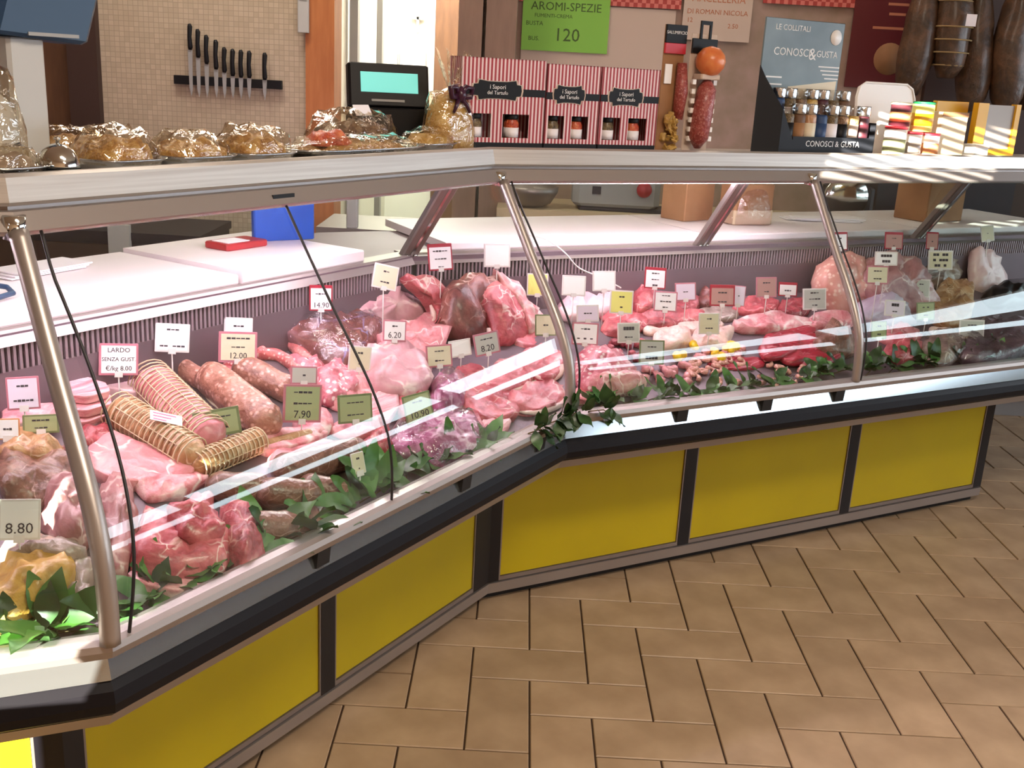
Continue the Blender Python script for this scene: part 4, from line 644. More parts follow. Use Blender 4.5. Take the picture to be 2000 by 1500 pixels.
# ---------------------------------------------------------------- display counters
CAB={}
def srange(run,d):
    if run=='L': return S2-T2*d,-T1*d
    if run=='A': return -1.1,T2*d
    return T1*d,2.95
def prof(mb,run,pts,s0=None,s1=None,smooth=False):
    a=[];b=[]
    for d,z in pts:
        q0,q1=srange(run,d)
        a.append(P(run,q0 if s0 is None else s0,d,z)); b.append(P(run,q1 if s1 is None else s1,d,z))
    mb.prism(a,b,smooth); return mb
GL=[(.254,.650),(.253,.72),(.242,.785),(.208,.860),(.160,.935),(.107,1.009),(.023,1.136),(-.022,1.206)]
GP=[(p[0],p[1]) for p in catmull([Vector((a,b,0)) for a,b in GL],4,False)]
def offset(pts,o):
    out=[]
    for i,p in enumerate(pts):
        a=Vector(pts[max(i-1,0)]);b=Vector(pts[min(i+1,len(pts)-1)]); t=(b-a).normalized(); n=Vector((t.y,-t.x)); out.append((p[0]+n.x*o,p[1]+n.y*o))
    return out
def sheet(mb,run,s0,s1,o0,o1):
    A=offset(GP,o0);B=offset(GP,o1); n=len(GP)
    vs=[]
    for pr in (A,B):
        for d,z in pr:
            q0,q1=srange(run,d); vs.append(P(run,q0 if s0 is None else s0,d,z)); vs.append(P(run,q1 if s1 is None else s1,d,z))
    k=2*n
    mb.add(vs[:k],[(2*i,2*i+1,2*i+3,2*i+2) for i in range(n-1)],True); mb.add(vs[k:],[(2*i,2*i+2,2*i+3,2*i+1) for i in range(n-1)],True)
    fs=[]
    for i in range(n-1): fs.append((2*i,2*i+2,k+2*i+2,k+2*i)); fs.append((2*i+1,k+2*i+1,k+2*i+3,2*i+3))
    fs.append((0,2*n,2*n+1,1)); fs.append((2*n-2,2*n-1,4*n-1,4*n-2))
    mb.add(vs,fs); return mb
def curve_post(mb,fn,off,r):
    mb.tube([fn(d,z) for d,z in offset(GP,off)],r,8)
LAB={'A':'short end section of the glass meat counter at the left edge','L':'left run of the curved-glass meat counter, from the bright left pillar to the corner','R':'right run of the curved-glass meat counter, from the corner to the right edge'}
WKD={'A':-.405,'L':-.405,'R':-.43}
POSTS={'A':[(-.045,0.)],'L':[(S2,-1.343),(-.715,-.667),(-.075,0)],'R':[(0,.035),(.676,.719),(1.374,1.417),(2.058,2.10)]}
PANELS={'A':[(-.75,-.045)],'L':[(-1.343,-.715),(-.667,-.075)],'R':[(.035,.676),(.719,1.374),(1.417,2.058)]}
for run in 'ALR':
    c=root('display_counter',LAB[run],'counter',frame(run,{'A':-.4,'L':-.7,'R':1.05}[run],-.3,0)); CAB[run]=c
    e=None if run!='R' else 2.1
    def pp(name,pts,mat,s0=None,s1=None,**k): return part(name,prof(MB(),run,pts,s0,s1),mat,c,True,**k)
    pp('kick_base',[(-.8,0),(-.03,0),(-.03,.03),(-.8,.03)],'blackmat',None,e)
    pp('plinth',[(-.8,.03),(.003,.03),(.006,.062),(-.8,.066)],'alu',None,e)
    pp('cabinet_body',[(-.8,.066),(-.014,.066),(-.014,.5),(-.8,.5)],'blackmat',None,e)
    for a,b in PANELS[run]:
        p=prof(MB(),run,[(-.013,.078),(-.002,.080),(-.002,.488),(-.013,.49)],a+.006,b-.006); part('front_panel',p,'yellow',c,True)
        fr_=MB()
        for (z0,z1,x0,x1) in ((.066,.078,a,b),(.49,.5,a,b),(.078,.49,a,a+.005),(.078,.49,b-.005,b)):
            prof(fr_,run,[(-.013,z0),(.002,z0),(.002,z1),(-.013,z1)],x0,x1)
        part('panel_frame',fr_,'steelsatin',c,True)
    for a,b in POSTS[run]:
        if run=='L' and a==S2: p=prof(MB(),run,[(-.013,.066),(.003,.066),(.003,.5),(-.013,.5)],None,b)
        elif run=='L' and b==0: p=prof(MB(),run,[(-.013,.066),(.003,.066),(.003,.5),(-.013,.5)],a,None)
        elif run=='R' and a==0: p=prof(MB(),run,[(-.013,.066),(.003,.066),(.003,.5),(-.013,.5)],None,b)
        elif run=='A' : p=prof(MB(),run,[(-.013,.066),(.003,.066),(.003,.5),(-.013,.5)],a,None)
        else: p=prof(MB(),run,[(-.013,.066),(.003,.066),(.003,.5),(-.013,.5)],a,b)
        part('post',p,'black',c,True)
    pp('tub',[(-.85,.5),(.215,.5),(.222,.6),(-.375,.765),(-.375,.5+.455),(-.85,.955)],'inner')
    pp('lower_lip',[(.19,.497),(.238,.497),(.253,.522),(.19,.522)],'alu')
    pp('bumper',[(.19,.523),(.253,.523),(.266,.533),(.27,.55),(.266,.57),(.255,.584),(.19,.584)],'rubber')
    pp('polished_strip',[(.19,.585),(.259,.585),(.247,.626),(.19,.626)],'mirror')
    pp('glass_rail',[(.226,.627),(.268,.627),(.273,.640),(.270,.650),(.258,.654),(.240,.654),(.226,.65)],'alu')
    pp('deck',[(.226,.604),(.226,.612),(-.372,.778),(-.372,.770)],'deck')
    # rear panel, grille with slots
    pp('rear_panel',[(-.374,.776),(-.364,.776),(-.364,.884),(-.374,.884)],'inner')
    pp('grille_back',[(-.374,.884),(-.370,.884),(-.370,.934),(-.374,.934)],'slot')
    gb=MB(); s0,s1=srange(run,-.366); s0+=.01; s1-=.01; k=int((s1-s0)/.0125)
    for i in range(k):
        a=s0+(s1-s0)*i/k; gb.prism([P(run,a,d,z) for d,z in ((-.3705,.884),(-.363,.884),(-.363,.934),(-.3705,.934))],[P(run,a+.006,d,z) for d,z in ((-.3705,.884),(-.363,.884),(-.363,.934),(-.3705,.934))])
    part('grille',gb,'bar',c,True,kind='stuff')
    wd=WKD[run]
    pp('worktop_edge',[(wd-.03,.934),(-.36,.934),(wd+.022,.960),(wd-.03,.960)],'steelsatin')
    # upper service shelf
    pp('service_shelf',[(-.42,1.256),(-.10,1.246),(-.052,1.246),(-.048,1.252),(-.058,1.289),(-.066,1.2935),(-.078,1.2935),(-.083,1.2745),(-.42,1.2745)],'steel')
    pp('channel',[(-.14,1.212),(-.055,1.212),(-.06,1.246),(-.14,1.246)],'steelsatin')
    pp('hinge_rail',[(-.058,1.204),(-.026,1.204),(-.018,1.212),(-.034,1.240),(-.054,1.240)],'alu')
    pp('lamp_cover',[(-.34,1.205),(-.15,1.205),(-.15,1.246),(-.34,1.250)],'steelsatin')
    tb=MB(); a,b={'A':(-1.,-.05),'L':(-1.30,-.12),'R':(.10,1.25)}[run]
    for d in (-.20,-.29): tb.tube([P(run,a,d,1.192),P(run,b,d,1.192)],.008,8)
    part('lamp_tube',tb,'tube',c,True)
    # panes
    for a,b in {'A':[(None,None)],'L':[(None,-.797),(-.793,None)],'R':[(None,1.082),(1.086,2.088),(2.092,None)]}[run]:
        part('glass_pane',sheet(MB(),run,a,b,0,.005),'glass',c,True)
# boards (separate loose boards lying on the rear ledge)
def board(label,run,s0,s1,d0,d1,z0=.960,z1=.983,m0=None,m1=None):
    c=root('cutting_board',label,'board',frame(run,(s0+s1)/2,(d0+d1)/2,z0),'white boards along the staff side')
    mb=MB(); pr=[(d1,z0),(d0,z0),(d0+.002,z0+.004),(d0+.002,z1-.003),(d0-.002,z1),(d1,z1)]
    a=[P(run,s0 if m0 is None else S2-T2*d,d,z) for d,z in pr]; b=[P(run,s1,d,z) for d,z in pr]; mb.prism(a,b); part('board',mb,'board',c,True); return c
board('white board on the rear ledge at the far left, under the wire tray','L',-1.25,-.555,-.405,-.83,m0=1)
board('white board on the rear ledge carrying the blue box','L',-.545,-.09,-.40,-.83,.960,.992)
board('white board on the rear ledge beneath the slicer in the right run','R',.0+.03,1.02,-.43,-.93)
board('white board on the rear ledge carrying the wrapped parcel','R',1.03,2.06,-.43,-.93)
board('white board on the rear ledge at the far right, past the last support arm','R',2.07,2.93,-.43,-.93)
board('white board on the rear ledge left of the bright pillar','A',-1.05,-.15,-.405,-.83)
# pillars and seams
pl=[('left glass pillar, bright steel, at the left edge of the counter',lambda d,z:P('L',S2-T2*d+.0,d,z),.016),
    ('main glass pillar at the corner of the counter',lambda d,z:P('L',-T1*d,d,z),.0135),
    ('second glass pillar standing in the right run',lambda d,z:P('R',1.072,d,z),.0135),
    ('end glass pillar at the right edge',lambda d,z:P('R',2.09,d,z),.0135)]
for i,(lb,fn,r) in enumerate(pl):
    p=root('glass_pillar',lb,'pillar',Matrix.Translation(fn(.25,.65)))
    mb=MB(); curve_post(mb,fn,.010,r); part('tube',mb,'alu',p,True)
    e=FR['R'][1] if i>0 else FR['L'][1]
    mb=MB(); curve_post(mb,lambda d,z:fn(d,z)+e*((.034 if i==0 else .022)+(.03 if i==0 else .012)*math.sin(min(1,max(0,(z-.65)/.5))*3)),.009,.0028); part('seal',mb,'seal',p,True)
    mb=MB(); mb.tube([fn(-.035,1.20),fn(-.03,1.235)],.018,8); part('clamp',mb,'chrome',p,True)
s_=root('glass_joint','thin dark joint between the two panes of the left run','seal',Matrix.Translation(P('L',-.795,.25,.65)))
mb=MB(); curve_post(mb,lambda d,z:P('L',-.795,d,z),.004,.0028); part('seal',mb,'seal',s_,True)
mb=MB(); mb.box(-.03,.03,-.012,.012,-.008,.008,frame('L',-.795,-.036,1.222)); part('clamp',mb,'black2',s_,True)
# sloping support arms
for lb,run,s,dt,dbm in (('sloping support arm behind the main pillar','K',0,-.2,-.40),('sloping support arm in the middle of the right run','R',.96,-.2,-.40),('sloping support arm near the right edge','R',2.0,-.2,-.40),('sloping support arm behind the bright left pillar','A',-.3,-.2,-.4)):
    if run=='K': A=P('L',-T1*-.2,-.2,1.21);B=P('L',-T1*-.40,-.40,.95)
    else: A=P(run,s,dt,1.21);B=P(run,s,dbm,.95)
    p=root('support_arm',lb,'support',Matrix.Translation(B)); e=(FR['R'][1] if run!='A' else FR['A'][1])
    ax=(A-B).normalized(); nn=ax.cross(e).normalized()
    m=Matrix((e,nn,ax)).transposed().to_4x4(); L_=(A-B).length
    mb=MB().bbox(-.026,.026,-.012,.012,0,L_,.004,Matrix.Translation(B)@m); part('arm',mb,'steelsatin',p,True)
    mb=MB().box(-.004,.004,-.016,-.012,.01,L_-.02,Matrix.Translation(B)@m); part('edge_trim',mb,'chrome',p,True)
    mb=MB()
    for x in (-.014,.014): mb.tube([B+e*x+ax*.02-nn*.012,B+e*x+ax*.02-nn*.018],.005,8)
    part('screws',mb,'chrome',p,True)
# brackets under the rail
for run,ss in (('R',(.42,.72,1.0)),('L',(-1.02,-.55,-.22))):
    for s in ss: part('rail_bracket',prof(MB(),run,[(.25,.588),(.262,.592),(.266,.628),(.25,.628)],s,s+.035),'blackmat',CAB[run],True)
# ---------------------------------------------------------------- meats
def lump_mesh(loc,t,style,seed):
    sub=3 if len(loc)>7 else 4
    ring=catmull([Vector((x,y,0)) for x,y in loc],sub) if style!='slab' else None
    if style=='slab':
        ring=[];n=len(loc)
        for i in range(n):
            a=Vector((*loc[i],0));b=Vector((*loc[(i+1)%n],0))
            for q in range(4): ring.append(a.lerp(b,.08+.84*q/3))
    c=sum(ring,Vector())/len(ring)
    size=max((p-c).length for p in ring)
    if style=='slab': pr=[(.97,0),(.995,.08),(1.,.5),(.995,.9),(.97,1.),(.75,1.),(.4,1.),(.15,1.)]
    elif t/size<.3: pr=[(.94,0),(1.,.2),(1.01,.5),(.98,.82),(.9,1.),(.7,1.02),(.45,1.),(.2,1.)]
    else: pr=[(.90,0),(.98,.15),(1.,.38),(.96,.6),(.86,.8),(.68,.94),(.42,1.02),(.18,1.05)]
    n=len(ring); vs=[]; amp=min(t*.32,.012) if style!='slab' else t*.08
    for k,h in pr:
        for p in ring:
            v=c+(p-c)*k; z=h*t
            d=nz((v.x,v.y,z),20,seed)*amp*1.9+nz((v.x,v.y,z),62,seed+5)*amp*1.1
            out=(p-c).normalized()
            vs.append(v+out*(d*.7 if k>.8 else d*.2)+Vector((0,0,z+(d if h>.3 else 0))))
    vs.append(c+Vector((0,0,pr[-1][1]*t+nz((c.x,c.y,0),22,seed)*amp)))
    m=len(pr); fs=[(i*n+k,i*n+(k+1)%n,(i+1)*n+(k+1)%n,(i+1)*n+k) for i in range(m-1) for k in range(n)]
    fs+=[((m-1)*n+k,(m-1)*n+(k+1)%n,m*n) for k in range(n)]; fs.append(tuple(range(n-1,-1,-1)))
    return MB().add(vs,fs,True),ring,c
for i,(nm,cat,lab,mat,run,sdz,th,loc,t,op) in enumerate(LUMPS):
    r=root(nm,lab,cat,frame(run,*sdz,th))
    mb,ring,c=lump_mesh(loc,t,op.get('style'),i*1.37); part('meat' if cat!='cheese' else 'cheese',mb,mat,r)
    if op.get('rim'):
        n=len(ring); q=[c+(ring[k%n]-c)*1.0+Vector((0,0,t*.55)) for k in range(int(n*.05),int(n*.62))]
        rb=MB(); rb.tube(q,[t*.30*(1-.75*abs(2*k/(len(q)-1)-1)**3) for k in range(len(q))],6); part('fat_rim',rb,'fatrim',r)
    if op.get('wrap'):
        w2,_,_=lump_mesh([(c.x+(x-c.x)*1.10,c.y+(y-c.y)*1.10) for x,y in loc],t*1.15,None,i*1.37+9)
        part('film_wrap',w2,'wrap',r,label='shiny clear film around it')
for i,(nm,cat,lab,mat,run,pts,rad,op) in enumerate(ROLLS):
    W3=[P(run,*p) for p in pts]; base=frame(run,*pts[0][:2],deckz(pts[0][1]),TH); r=root(nm,lab,cat,base)
    pl_=catmull(W3,6 if len(W3)>2 else 10,False)
    L=sum((pl_[k+1]-pl_[k]).length for k in range(len(pl_)-1))
    if op.get('beads'):
        mb=MB(); mb.tube([pl_[0],pl_[-1]],.0018,6); part('stick',mb,'rope' if False else 'stem',r,True)
        nb=op['beads']
        for b in range(nb):
            p=W3[0].lerp(W3[-1],(b+.5)/nb); q=MB(); s=rad*1.1
            m=Matrix.Translation(p)@Euler((rnd.random(),rnd.random(),rnd.random()*3)).to_matrix().to_4x4()
            q.bbox(-s,s,-s*.9,s*.9,-s*.8,s*.8,s*.4,m); part('chunk',q,['tan','beefdark','pepper','roast'][b%4],r,True)
        continue
    # rounded ends
    d0=(pl_[0]-pl_[1]).normalized(); d1=(pl_[-1]-pl_[-2]).normalized(); path=[];R=[]
    if op.get('taper'):
        path=pl_; R=[rad*(1.5-1.35*k/(len(pl_)-1)) for k in range(len(pl_))]
    else:
        for a in (1.,.92,.75,.5,.2): path.append(pl_[0]+d0*rad*a); R.append(rad*math.sqrt(max(.004,1-a*a)))
        # densify
        body=[]
        steps=max(6,int(L/(rad*.45)))
        for k in range(steps+1):
            f_=k/steps*(len(pl_)-1); j=min(int(f_),len(pl_)-2); body.append(pl_[j].lerp(pl_[j+1],f_-j))
        for b in body: path.append(b); R.append(rad*(1+.10*nz(b,16,i)))
        for a in (.2,.5,.75,.92,1.): path.append(pl_[-1]+d1*rad*a); R.append(rad*math.sqrt(max(.004,1-a*a)))
    mb=MB(); mb.tube(path,R,16)
    mb.v=[v+Vector((nz(v,30,i),nz(v,30,i+3),nz(v,30,i+6)))*rad*.14 for v in mb.v]
    part('meat',mb,mat,r,True)
    if op.get('net'):
        nb=MB(); ax=(W3[-1]-W3[0]).normalized(); a_=ax.cross(ZUP).normalized(); b_=a_.cross(ax)
        tot=L+1.3*rad; nr=int(tot/.0125)
        for k in range(nr):
            x=-.65*rad+tot*k/nr; p=W3[0]+ax*x; e=0
            if x<0: e=-x
            if x>L: e=x-L
            rr=math.sqrt(max(.01,rad*rad-e*e)) if e else rad
            if e: rr=max(rr if rr<rad*2 else rad,.01)
            nb.tube([p+(a_*math.cos(g)+b_*math.sin(g))*(rr*1.07+.001) for g in [2*math.pi*q/18 for q in range(19)]],.0017,4,True,False)
        for q in range(9):
            g=2*math.pi*q/9; nb.tube([W3[0]+ax*(L*k/10)+(a_*math.cos(g)+b_*math.sin(g))*(rad*1.08+.001) for k in range(11)],.0012,4)
        part('netting',nb,'net',r,True)
    if op.get('tag'):
        p=W3[0].lerp(W3[-1],.62)+ZUP*(rad*1.25)+FR[run][2]*.01; m=Matrix.Translation(p)@frame(run,0,0,0,35,-35).to_3x3().to_4x4()
        tg=part('tag',MB().box(-.032,.032,-.013,.013,-.0006,.0006,m),'white',r,True,label='white tag with purple print')
        q=MB()
        for k in range(3): q.box(-.026,.02-.01*k,.006-.008*k,.0085-.008*k,.0007,.001,m)
        part('print',q,'inkpink',tg,True)
# ---------------------------------------------------------------- price cards
YAW={'A':(.30,-.95),'L':(.50,-.87),'R':(.16,-.99)}
def scrib(txt,wd,h,y,mb,m):
    n=len(txt); cw=wd*.86/max(7,n); x=-cw*n/2
    for ch in txt:
        if ch=='~':
            k=rnd.uniform(.25,.6)*h; mb.box(x+cw*.08,x+cw*.92,y-k*.35,y+k*.35,0,.0004,m)
        elif ch=='#': mb.box(x+cw*.04,x+cw*.94,y-h*.42,y+h*.42,0,.0004,m)
        x+=cw
for i,(lab,run,sdz,wd,ht,hp,roll,fm,cm,lines) in enumerate(CARDS):
    s,d,z=sdz; n2=Vector((*YAW[run],0)).normalized(); n2.rotate(Euler((0,0,rnd.uniform(-.1,.1))))
    ex=ZUP.cross(n2).normalized(); tb=math.radians(12); ez=(n2*math.cos(tb)+ZUP*math.sin(tb)); ey=ez.cross(ex)
    m=Matrix.Translation(P(run,s,d,z))@Matrix((ex,ey,ez)).transposed().to_4x4()@Matrix.Rotation(math.radians(roll),4,'Z')
    r=root('price_card',lab,'price card',Matrix.Translation(P(run,s,d,deckz(d)))@m.to_3x3().to_4x4(),'price cards stuck among the meats')
    fr=MB().bbox(-wd/2,wd/2,-ht/2,ht/2,-.0025,0,.0012,m); part('frame',fr,fm,r,True)
    b=.06*wd; topb=b*(2.2 if fm=='fr_red' else 1)
    part('card',MB().box(-wd/2+b,wd/2-b,-ht/2+b,ht/2-topb,0,.0006,m),CARDMAT[cm],r,True)
    pn=MB(); bot=m@Vector((0,-ht/2,-.001)); gz=P(run,s,d,deckz(d)); 
    pn.tube([bot+ZUP*.004,Vector((bot.x,bot.y,max(deckz(d)-.002,gz.z)))],.0016,6); pn.box(-.008,.008,-ht/2-.004,-ht/2+.008,-.004,.002,m); part('pin',pn,'fr_white',r,True)
    sm=MB(); n=len(lines); lh=(ht-2*b)/max(1,n)
    inv=r.matrix_basis.inverted()
    for k,(tx,kind) in enumerate(lines):
        y=ht/2-topb-lh*(k+.5)
        if not tx: continue
        if kind==0: scrib(tx,wd,min(lh*.55,.012),y,sm,m@Matrix.Translation((0,0,.0007)))
        else:
            sz={1:lh*.95,2:lh*.72,3:lh*.72}[kind]; sz=min(sz,(wd-2*b)/(len(tx)*.56))
            o=text_part(tx,sz,'inkpink' if kind==3 and False else 'ink',r,inv@m@Matrix.Translation((0,y,.0008)))
    if sm.v: part('writing',sm,'ink',r,True)
# ---------------------------------------------------------------- leaves
def leaf_mesh(name,L,Wd,mat,bend):
    vs=[];n=7
    for i in range(n):
        t=i/(n-1); w_=Wd*.5*math.sin(math.pi*min(.985,max(.02,t**.85))); z=bend*L*t*t; x=L*t
        vs+=[(x,-w_,z+.12*w_+.004*math.sin(t*9)),(x,0,z-.0*w_),(x,w_,z+.12*w_-.004*math.sin(t*8))]
    fs=[]
    for i in range(n-1):
        a=3*i; fs+=[(a,a+3,a+4,a+1),(a+1,a+4,a+5,a+2)]
    k=len(vs); vs2=vs+[(x,y,z-.0007) for x,y,z in vs]; fs2=fs+[tuple(reversed([q+k for q in f])) for f in fs]
    mb=MB().add(vs2,fs2,True); me=mb.mesh(name); me.materials.append(M[mat]); return me
LEAF={0:[leaf_mesh('leaf',.075,.036,'leaf',b) for b in (-.15,.15,.3)]+[leaf_mesh('leaf',.06,.030,'leafd',.2)],1:[leaf_mesh('leaf',.085,.036,'leafl',b) for b in (-.1,.1)],2:[leaf_mesh('leaf',.06,.034,'leaf',b) for b in (-.15,.2)]+[leaf_mesh('leaf',.06,.034,'leafd',b) for b in (.1,.3)]}
def sprig(lab,m,nl,size,kind,hang=False):
    r=root('leaf_sprig',lab,'leaves',m,'green leaf sprigs along the glass')
    st=MB(); st.tube([(-.05*size,0,.006),(0,0,.012),(.05*size,.01,.008)],.0016,6); part('stem',st,'stem',r)
    for k in range(nl):
        yaw=rnd.uniform(0,2*math.pi) if not hang else rnd.uniform(-2.6,-.5); pitch=rnd.uniform(-.75,.0)
        o=link('leaf',rnd.choice(LEAF[kind]),r)
        o.matrix_basis=Matrix.Translation((rnd.uniform(-.03,.03)*size,rnd.uniform(-.015,.015),.012+.012*rnd.random()))@Euler((rnd.uniform(-.5,.5),pitch,yaw)).to_matrix().to_4x4()@Matrix.Scale(size*rnd.uniform(.8,1.1),4)
near_={'A':'at the left edge','L':'along the left run','R':'along the right run'}
ords=['first','second','third','fourth','fifth','sixth','seventh','eighth','ninth','tenth','eleventh','twelfth','thirteenth','fourteenth','fifteenth','sixteenth','seventeenth','eighteenth','nineteenth','twentieth']
cnt={'A':0,'L':0,'R':0}
for run,sdz,nl,sz,kind in SPRIGS:
    s,d,z=sdz; d=min(d,.18); k=cnt[run]; cnt[run]+=1
    where={'A':'at the left edge below the chicken','L':'inside the left run glass','R':'inside the right run glass'}[run]
    colr={0:'dark green','1':'','2':''}.get(kind,'bright green' if kind==1 else 'broad-leaved green')
    nl+=2; sz*=1.2
    sprig('%s leaf sprig %s, %s counting from the left'%(colr,where,ords[k]),frame(run,s,d,deckz(d)+.004,TH,rnd.uniform(-30,30)),nl,sz,kind)
for k,(s,run,lb) in enumerate(((-.06,'L','dark leaf sprig hanging over the rail just left of the corner'),(.015,'R','dark leaf sprig hanging over the rail at the corner itself'),(-.16,'L','dark leaf sprig draped on the rail left of the corner'),(.10,'R','dark leaf sprig draped on the rail right of the corner'))):
    d=.262; q0,q1=srange(run,d)
    base=P(run,q1+s if run=='L' else q0+s,d,.652)
    m=Matrix.Translation(base)@frame(run,0,0,0,0,0).to_3x3().to_4x4()
    r=root('leaf_sprig',lb,'leaves',m,'leaf sprigs hanging over the rail'); st=MB(); st.tube([(-.04,0,.002),(0,-.012,.006),(.03,-.016,-.02)],.0016,6); part('stem',st,'stem',r)
    for j in range(8):
        o=link('leaf',rnd.choice(LEAF[0][3:]+LEAF[2][2:]),r); up=j%2
        o.matrix_basis=Matrix.Translation((rnd.uniform(-.03,.03),-.012,.01))@Euler((rnd.uniform(-.5,.5),rnd.uniform(-1.2,-.4) if up else rnd.uniform(.5,1.2),rnd.uniform(-2.9,-.3))).to_matrix().to_4x4()@Matrix.Scale(rnd.uniform(.8,1.15),4)
# ---------------------------------------------------------------- small counted pieces
dm={}
def smalls(kind,v):
    key=(kind,v)
    if key in dm: return dm[key]
    mb=MB(); s=.013
    if kind in('dice','pink'):
        mb.bbox(-s,s,-s*.8,s*.8,0,s*1.5,s*.5); mb.v=[q+Vector((nz(q,60,v),nz(q,60,v+2),nz(q,60,v+4)))*.008 for q in mb.v]; mb.sm=[True]*len(mb.f)
    elif kind=='curl':
        pts=[Vector((math.cos(a)*(.016-.0016*a),math.sin(a)*(.016-.0016*a),.008+.0022*a)) for a in [k*.55 for k in range(11)]]; mb.tube(pts,[.006+.002*math.sin(k+v) for k in range(11)],7)
    else:
        pts=[Vector((math.cos(a)*.017,math.sin(a)*.017,.009)) for a in [k*.35-.9 for k in range(9)]]; mb.tube(pts,[.006,.010,.012,.013,.012,.013,.012,.010,.005],8)
    me=mb.mesh(kind); me.materials.append(M[{'dice':'dice','pink':'fatpink','curl':'curl','pepper':'pepper'}[kind]]); dm[key]=me; return me
INFO={'dice':('diced_beef','dark pink diced meat cube behind the grey lettered card','meat','diced dark pink meat'),'pink':('pork_morsel','small pink pork morsel among the leaves and curls','meat','small pink pork morsels'),'curl':('meat_curl','small pink-beige meat curl in front of the yellow pepper pieces','meat','rolled meat curls'),'pepper':('pepper_piece','bright yellow pepper piece on the skewered meat','vegetable','yellow pepper pieces')}
for i,(run,sdz,kind) in enumerate(DICE):
    nm,lb,ct,gr=INFO[kind]; s,d,z=sdz; d=min(d,.19)
    o=link(nm,smalls(kind,i%3),None,frame(run,s,d,deckz(d)+.004+(.014 if kind=='pepper' else 0),TH,rnd.uniform(0,360))); tag(o,lb,ct,gr)
# ---------------------------------------------------------------- things on the service shelf
ST=1.2755
def sroot(nm,lab,cat,run,s,d,z=ST,spin=0,group=None): return root(nm,lab,cat,frame(run,s,d,z,0,spin),group)
def heap(a,b,h,seed,n=28,m=9,rough=.25,flat=.0):
    vs=[];
    for k in range(m):
        t=k/(m-1); rr=math.cos(t*math.pi/2)**(.6); z=h*math.sin(t*math.pi/2)
        for q in range(n):
            g=2*math.pi*q/n; x=a*rr*math.copysign(abs(math.cos(g))**.75,math.cos(g)); y=b*rr*math.copysign(abs(math.sin(g))**.75,math.sin(g))
            dn=nz((x,y,z),38,seed)*rough*h*.8+nz((x,y,z),90,seed+4)*rough*h*.5
            vs.append((x*(1+dn*2),y*(1+dn*2),max(0.0,z+dn*(1 if k else 0))))
    fs=[(i*n+k,i*n+(k+1)%n,(i+1)*n+(k+1)%n,(i+1)*n+k) for i in range(m-1) for k in range(n)]; fs+=[tuple(range(n-1,-1,-1)),tuple(range((m-1)*n,m*n))]
    return MB().add(vs,fs,True)
def tray(lab,run,s0,s1,d,h,food,b=.075,seed=1,spin=0,hs=1.,foodlab=None):
    a=(s1-s0)/2; r=sroot('foil_tray',lab,'snack tray',run,(s0+s1)/2,d,ST,spin,'wrapped foil trays on the service shelf')
    mb=MB(); pts=[]
    for (k,z) in ((.80,0),(.83,.001),(.97,.022),(1.04,.026),(1.05,.023),(.95,.020),(.80,.004)):
        for q in range(32):
            g=2*math.pi*q/32; x=a*k*math.copysign(abs(math.cos(g))**.6,math.cos(g)); y=b*k*math.copysign(abs(math.sin(g))**.6,math.sin(g)); pts.append((x+.0012*math.sin(q*5),y+.0012*math.cos(q*7),z))
    fs=[(i*32+k,i*32+(k+1)%32,(i+1)*32+(k+1)%32,(i+1)*32+k) for i in range(6) for k in range(32)]+[tuple(range(31,-1,-1)),tuple(range(192,224))]
    mb.add(pts,fs,True); part('foil_dish',mb,'foil',r)
    fm=heap(a*.86,b*.86,h*.72,seed,rough=.4); fm.v=[v+Vector((0,0,.012)) for v in fm.v]; part('food',fm,food,r)
    w_=heap(a*.98,b*.98,h,seed+3,rough=.35); w_.v=[v+Vector((0,0,.016)) for v in w_.v]; part('film_wrap',w_,'wrapc',r)
    return r
tray('foil tray of golden snacks in clear film, widest one left of the knife rack','L',-1.15,-.995,-.17,.062,'snack',.07,1)
tray('foil tray of golden snacks in clear film, middle of the three rounded packs','L',-.985,-.82,-.17,.052,'snack',.07,2)
tray('foil tray of golden snacks in clear film, rightmost of the three rounded packs','L',-.815,-.65,-.17,.060,'snack',.07,3)
tray('low wrapped pack peeking out behind the widest golden tray','L',-1.12,-.96,-.33,.050,'snack',.06,4)
tray('wide foil platter of snacks with red garnish, below the pale door','L',-.62,-.20,-.17,.035,'snack',.08,5)
t_=tray('piled brown snacks in foil and clear film, rising behind the wide platter','L',-.43,-.14,-.28,.085,'brownfood',.075,6)
part('price_tag',MB().box(-.03,.03,-.0008,.0008,0,.028,Matrix.Translation((.01,-.03,.088))@Matrix.Rotation(-.5,4,'X')),'white',t_)
tray('foil pack of pale pastries, between the brown pile and the pasta bag','L',-.17,-.02,-.19,.045,'pasta',.06,7)
tray('crumpled foil tray cut off by the left frame edge','L',-1.37,-1.255,-.14,.04,'greypane',.06,8)
g_=sroot('garnish','small red garnish heap on the wide foil platter','food','L',-.50,-.17,ST+.03); part('food',heap(.055,.045,.03,9,rough=.5),'redfood',g_)
# counter bell
b_=sroot('counter_bell','small chrome counter bell on a black round base at the left','bell','L',-1.225,-.12); s=.034
part('base',MB().lathe([(s*1.2,0),(s*1.25,.004),(s*1.15,.014),(s*.5,.016)],24),'black2',b_)
part('dome',MB().lathe([(s,.016),(s,.022),(s*.93,.034),(s*.72,.046),(s*.4,.054),(s*.1,.057)],24),'chrome',b_)
part('button',MB().lathe([(.003,.055),(.003,.062),(.006,.063),(.005,.067),(.001,.068)],12),'chrome',b_)
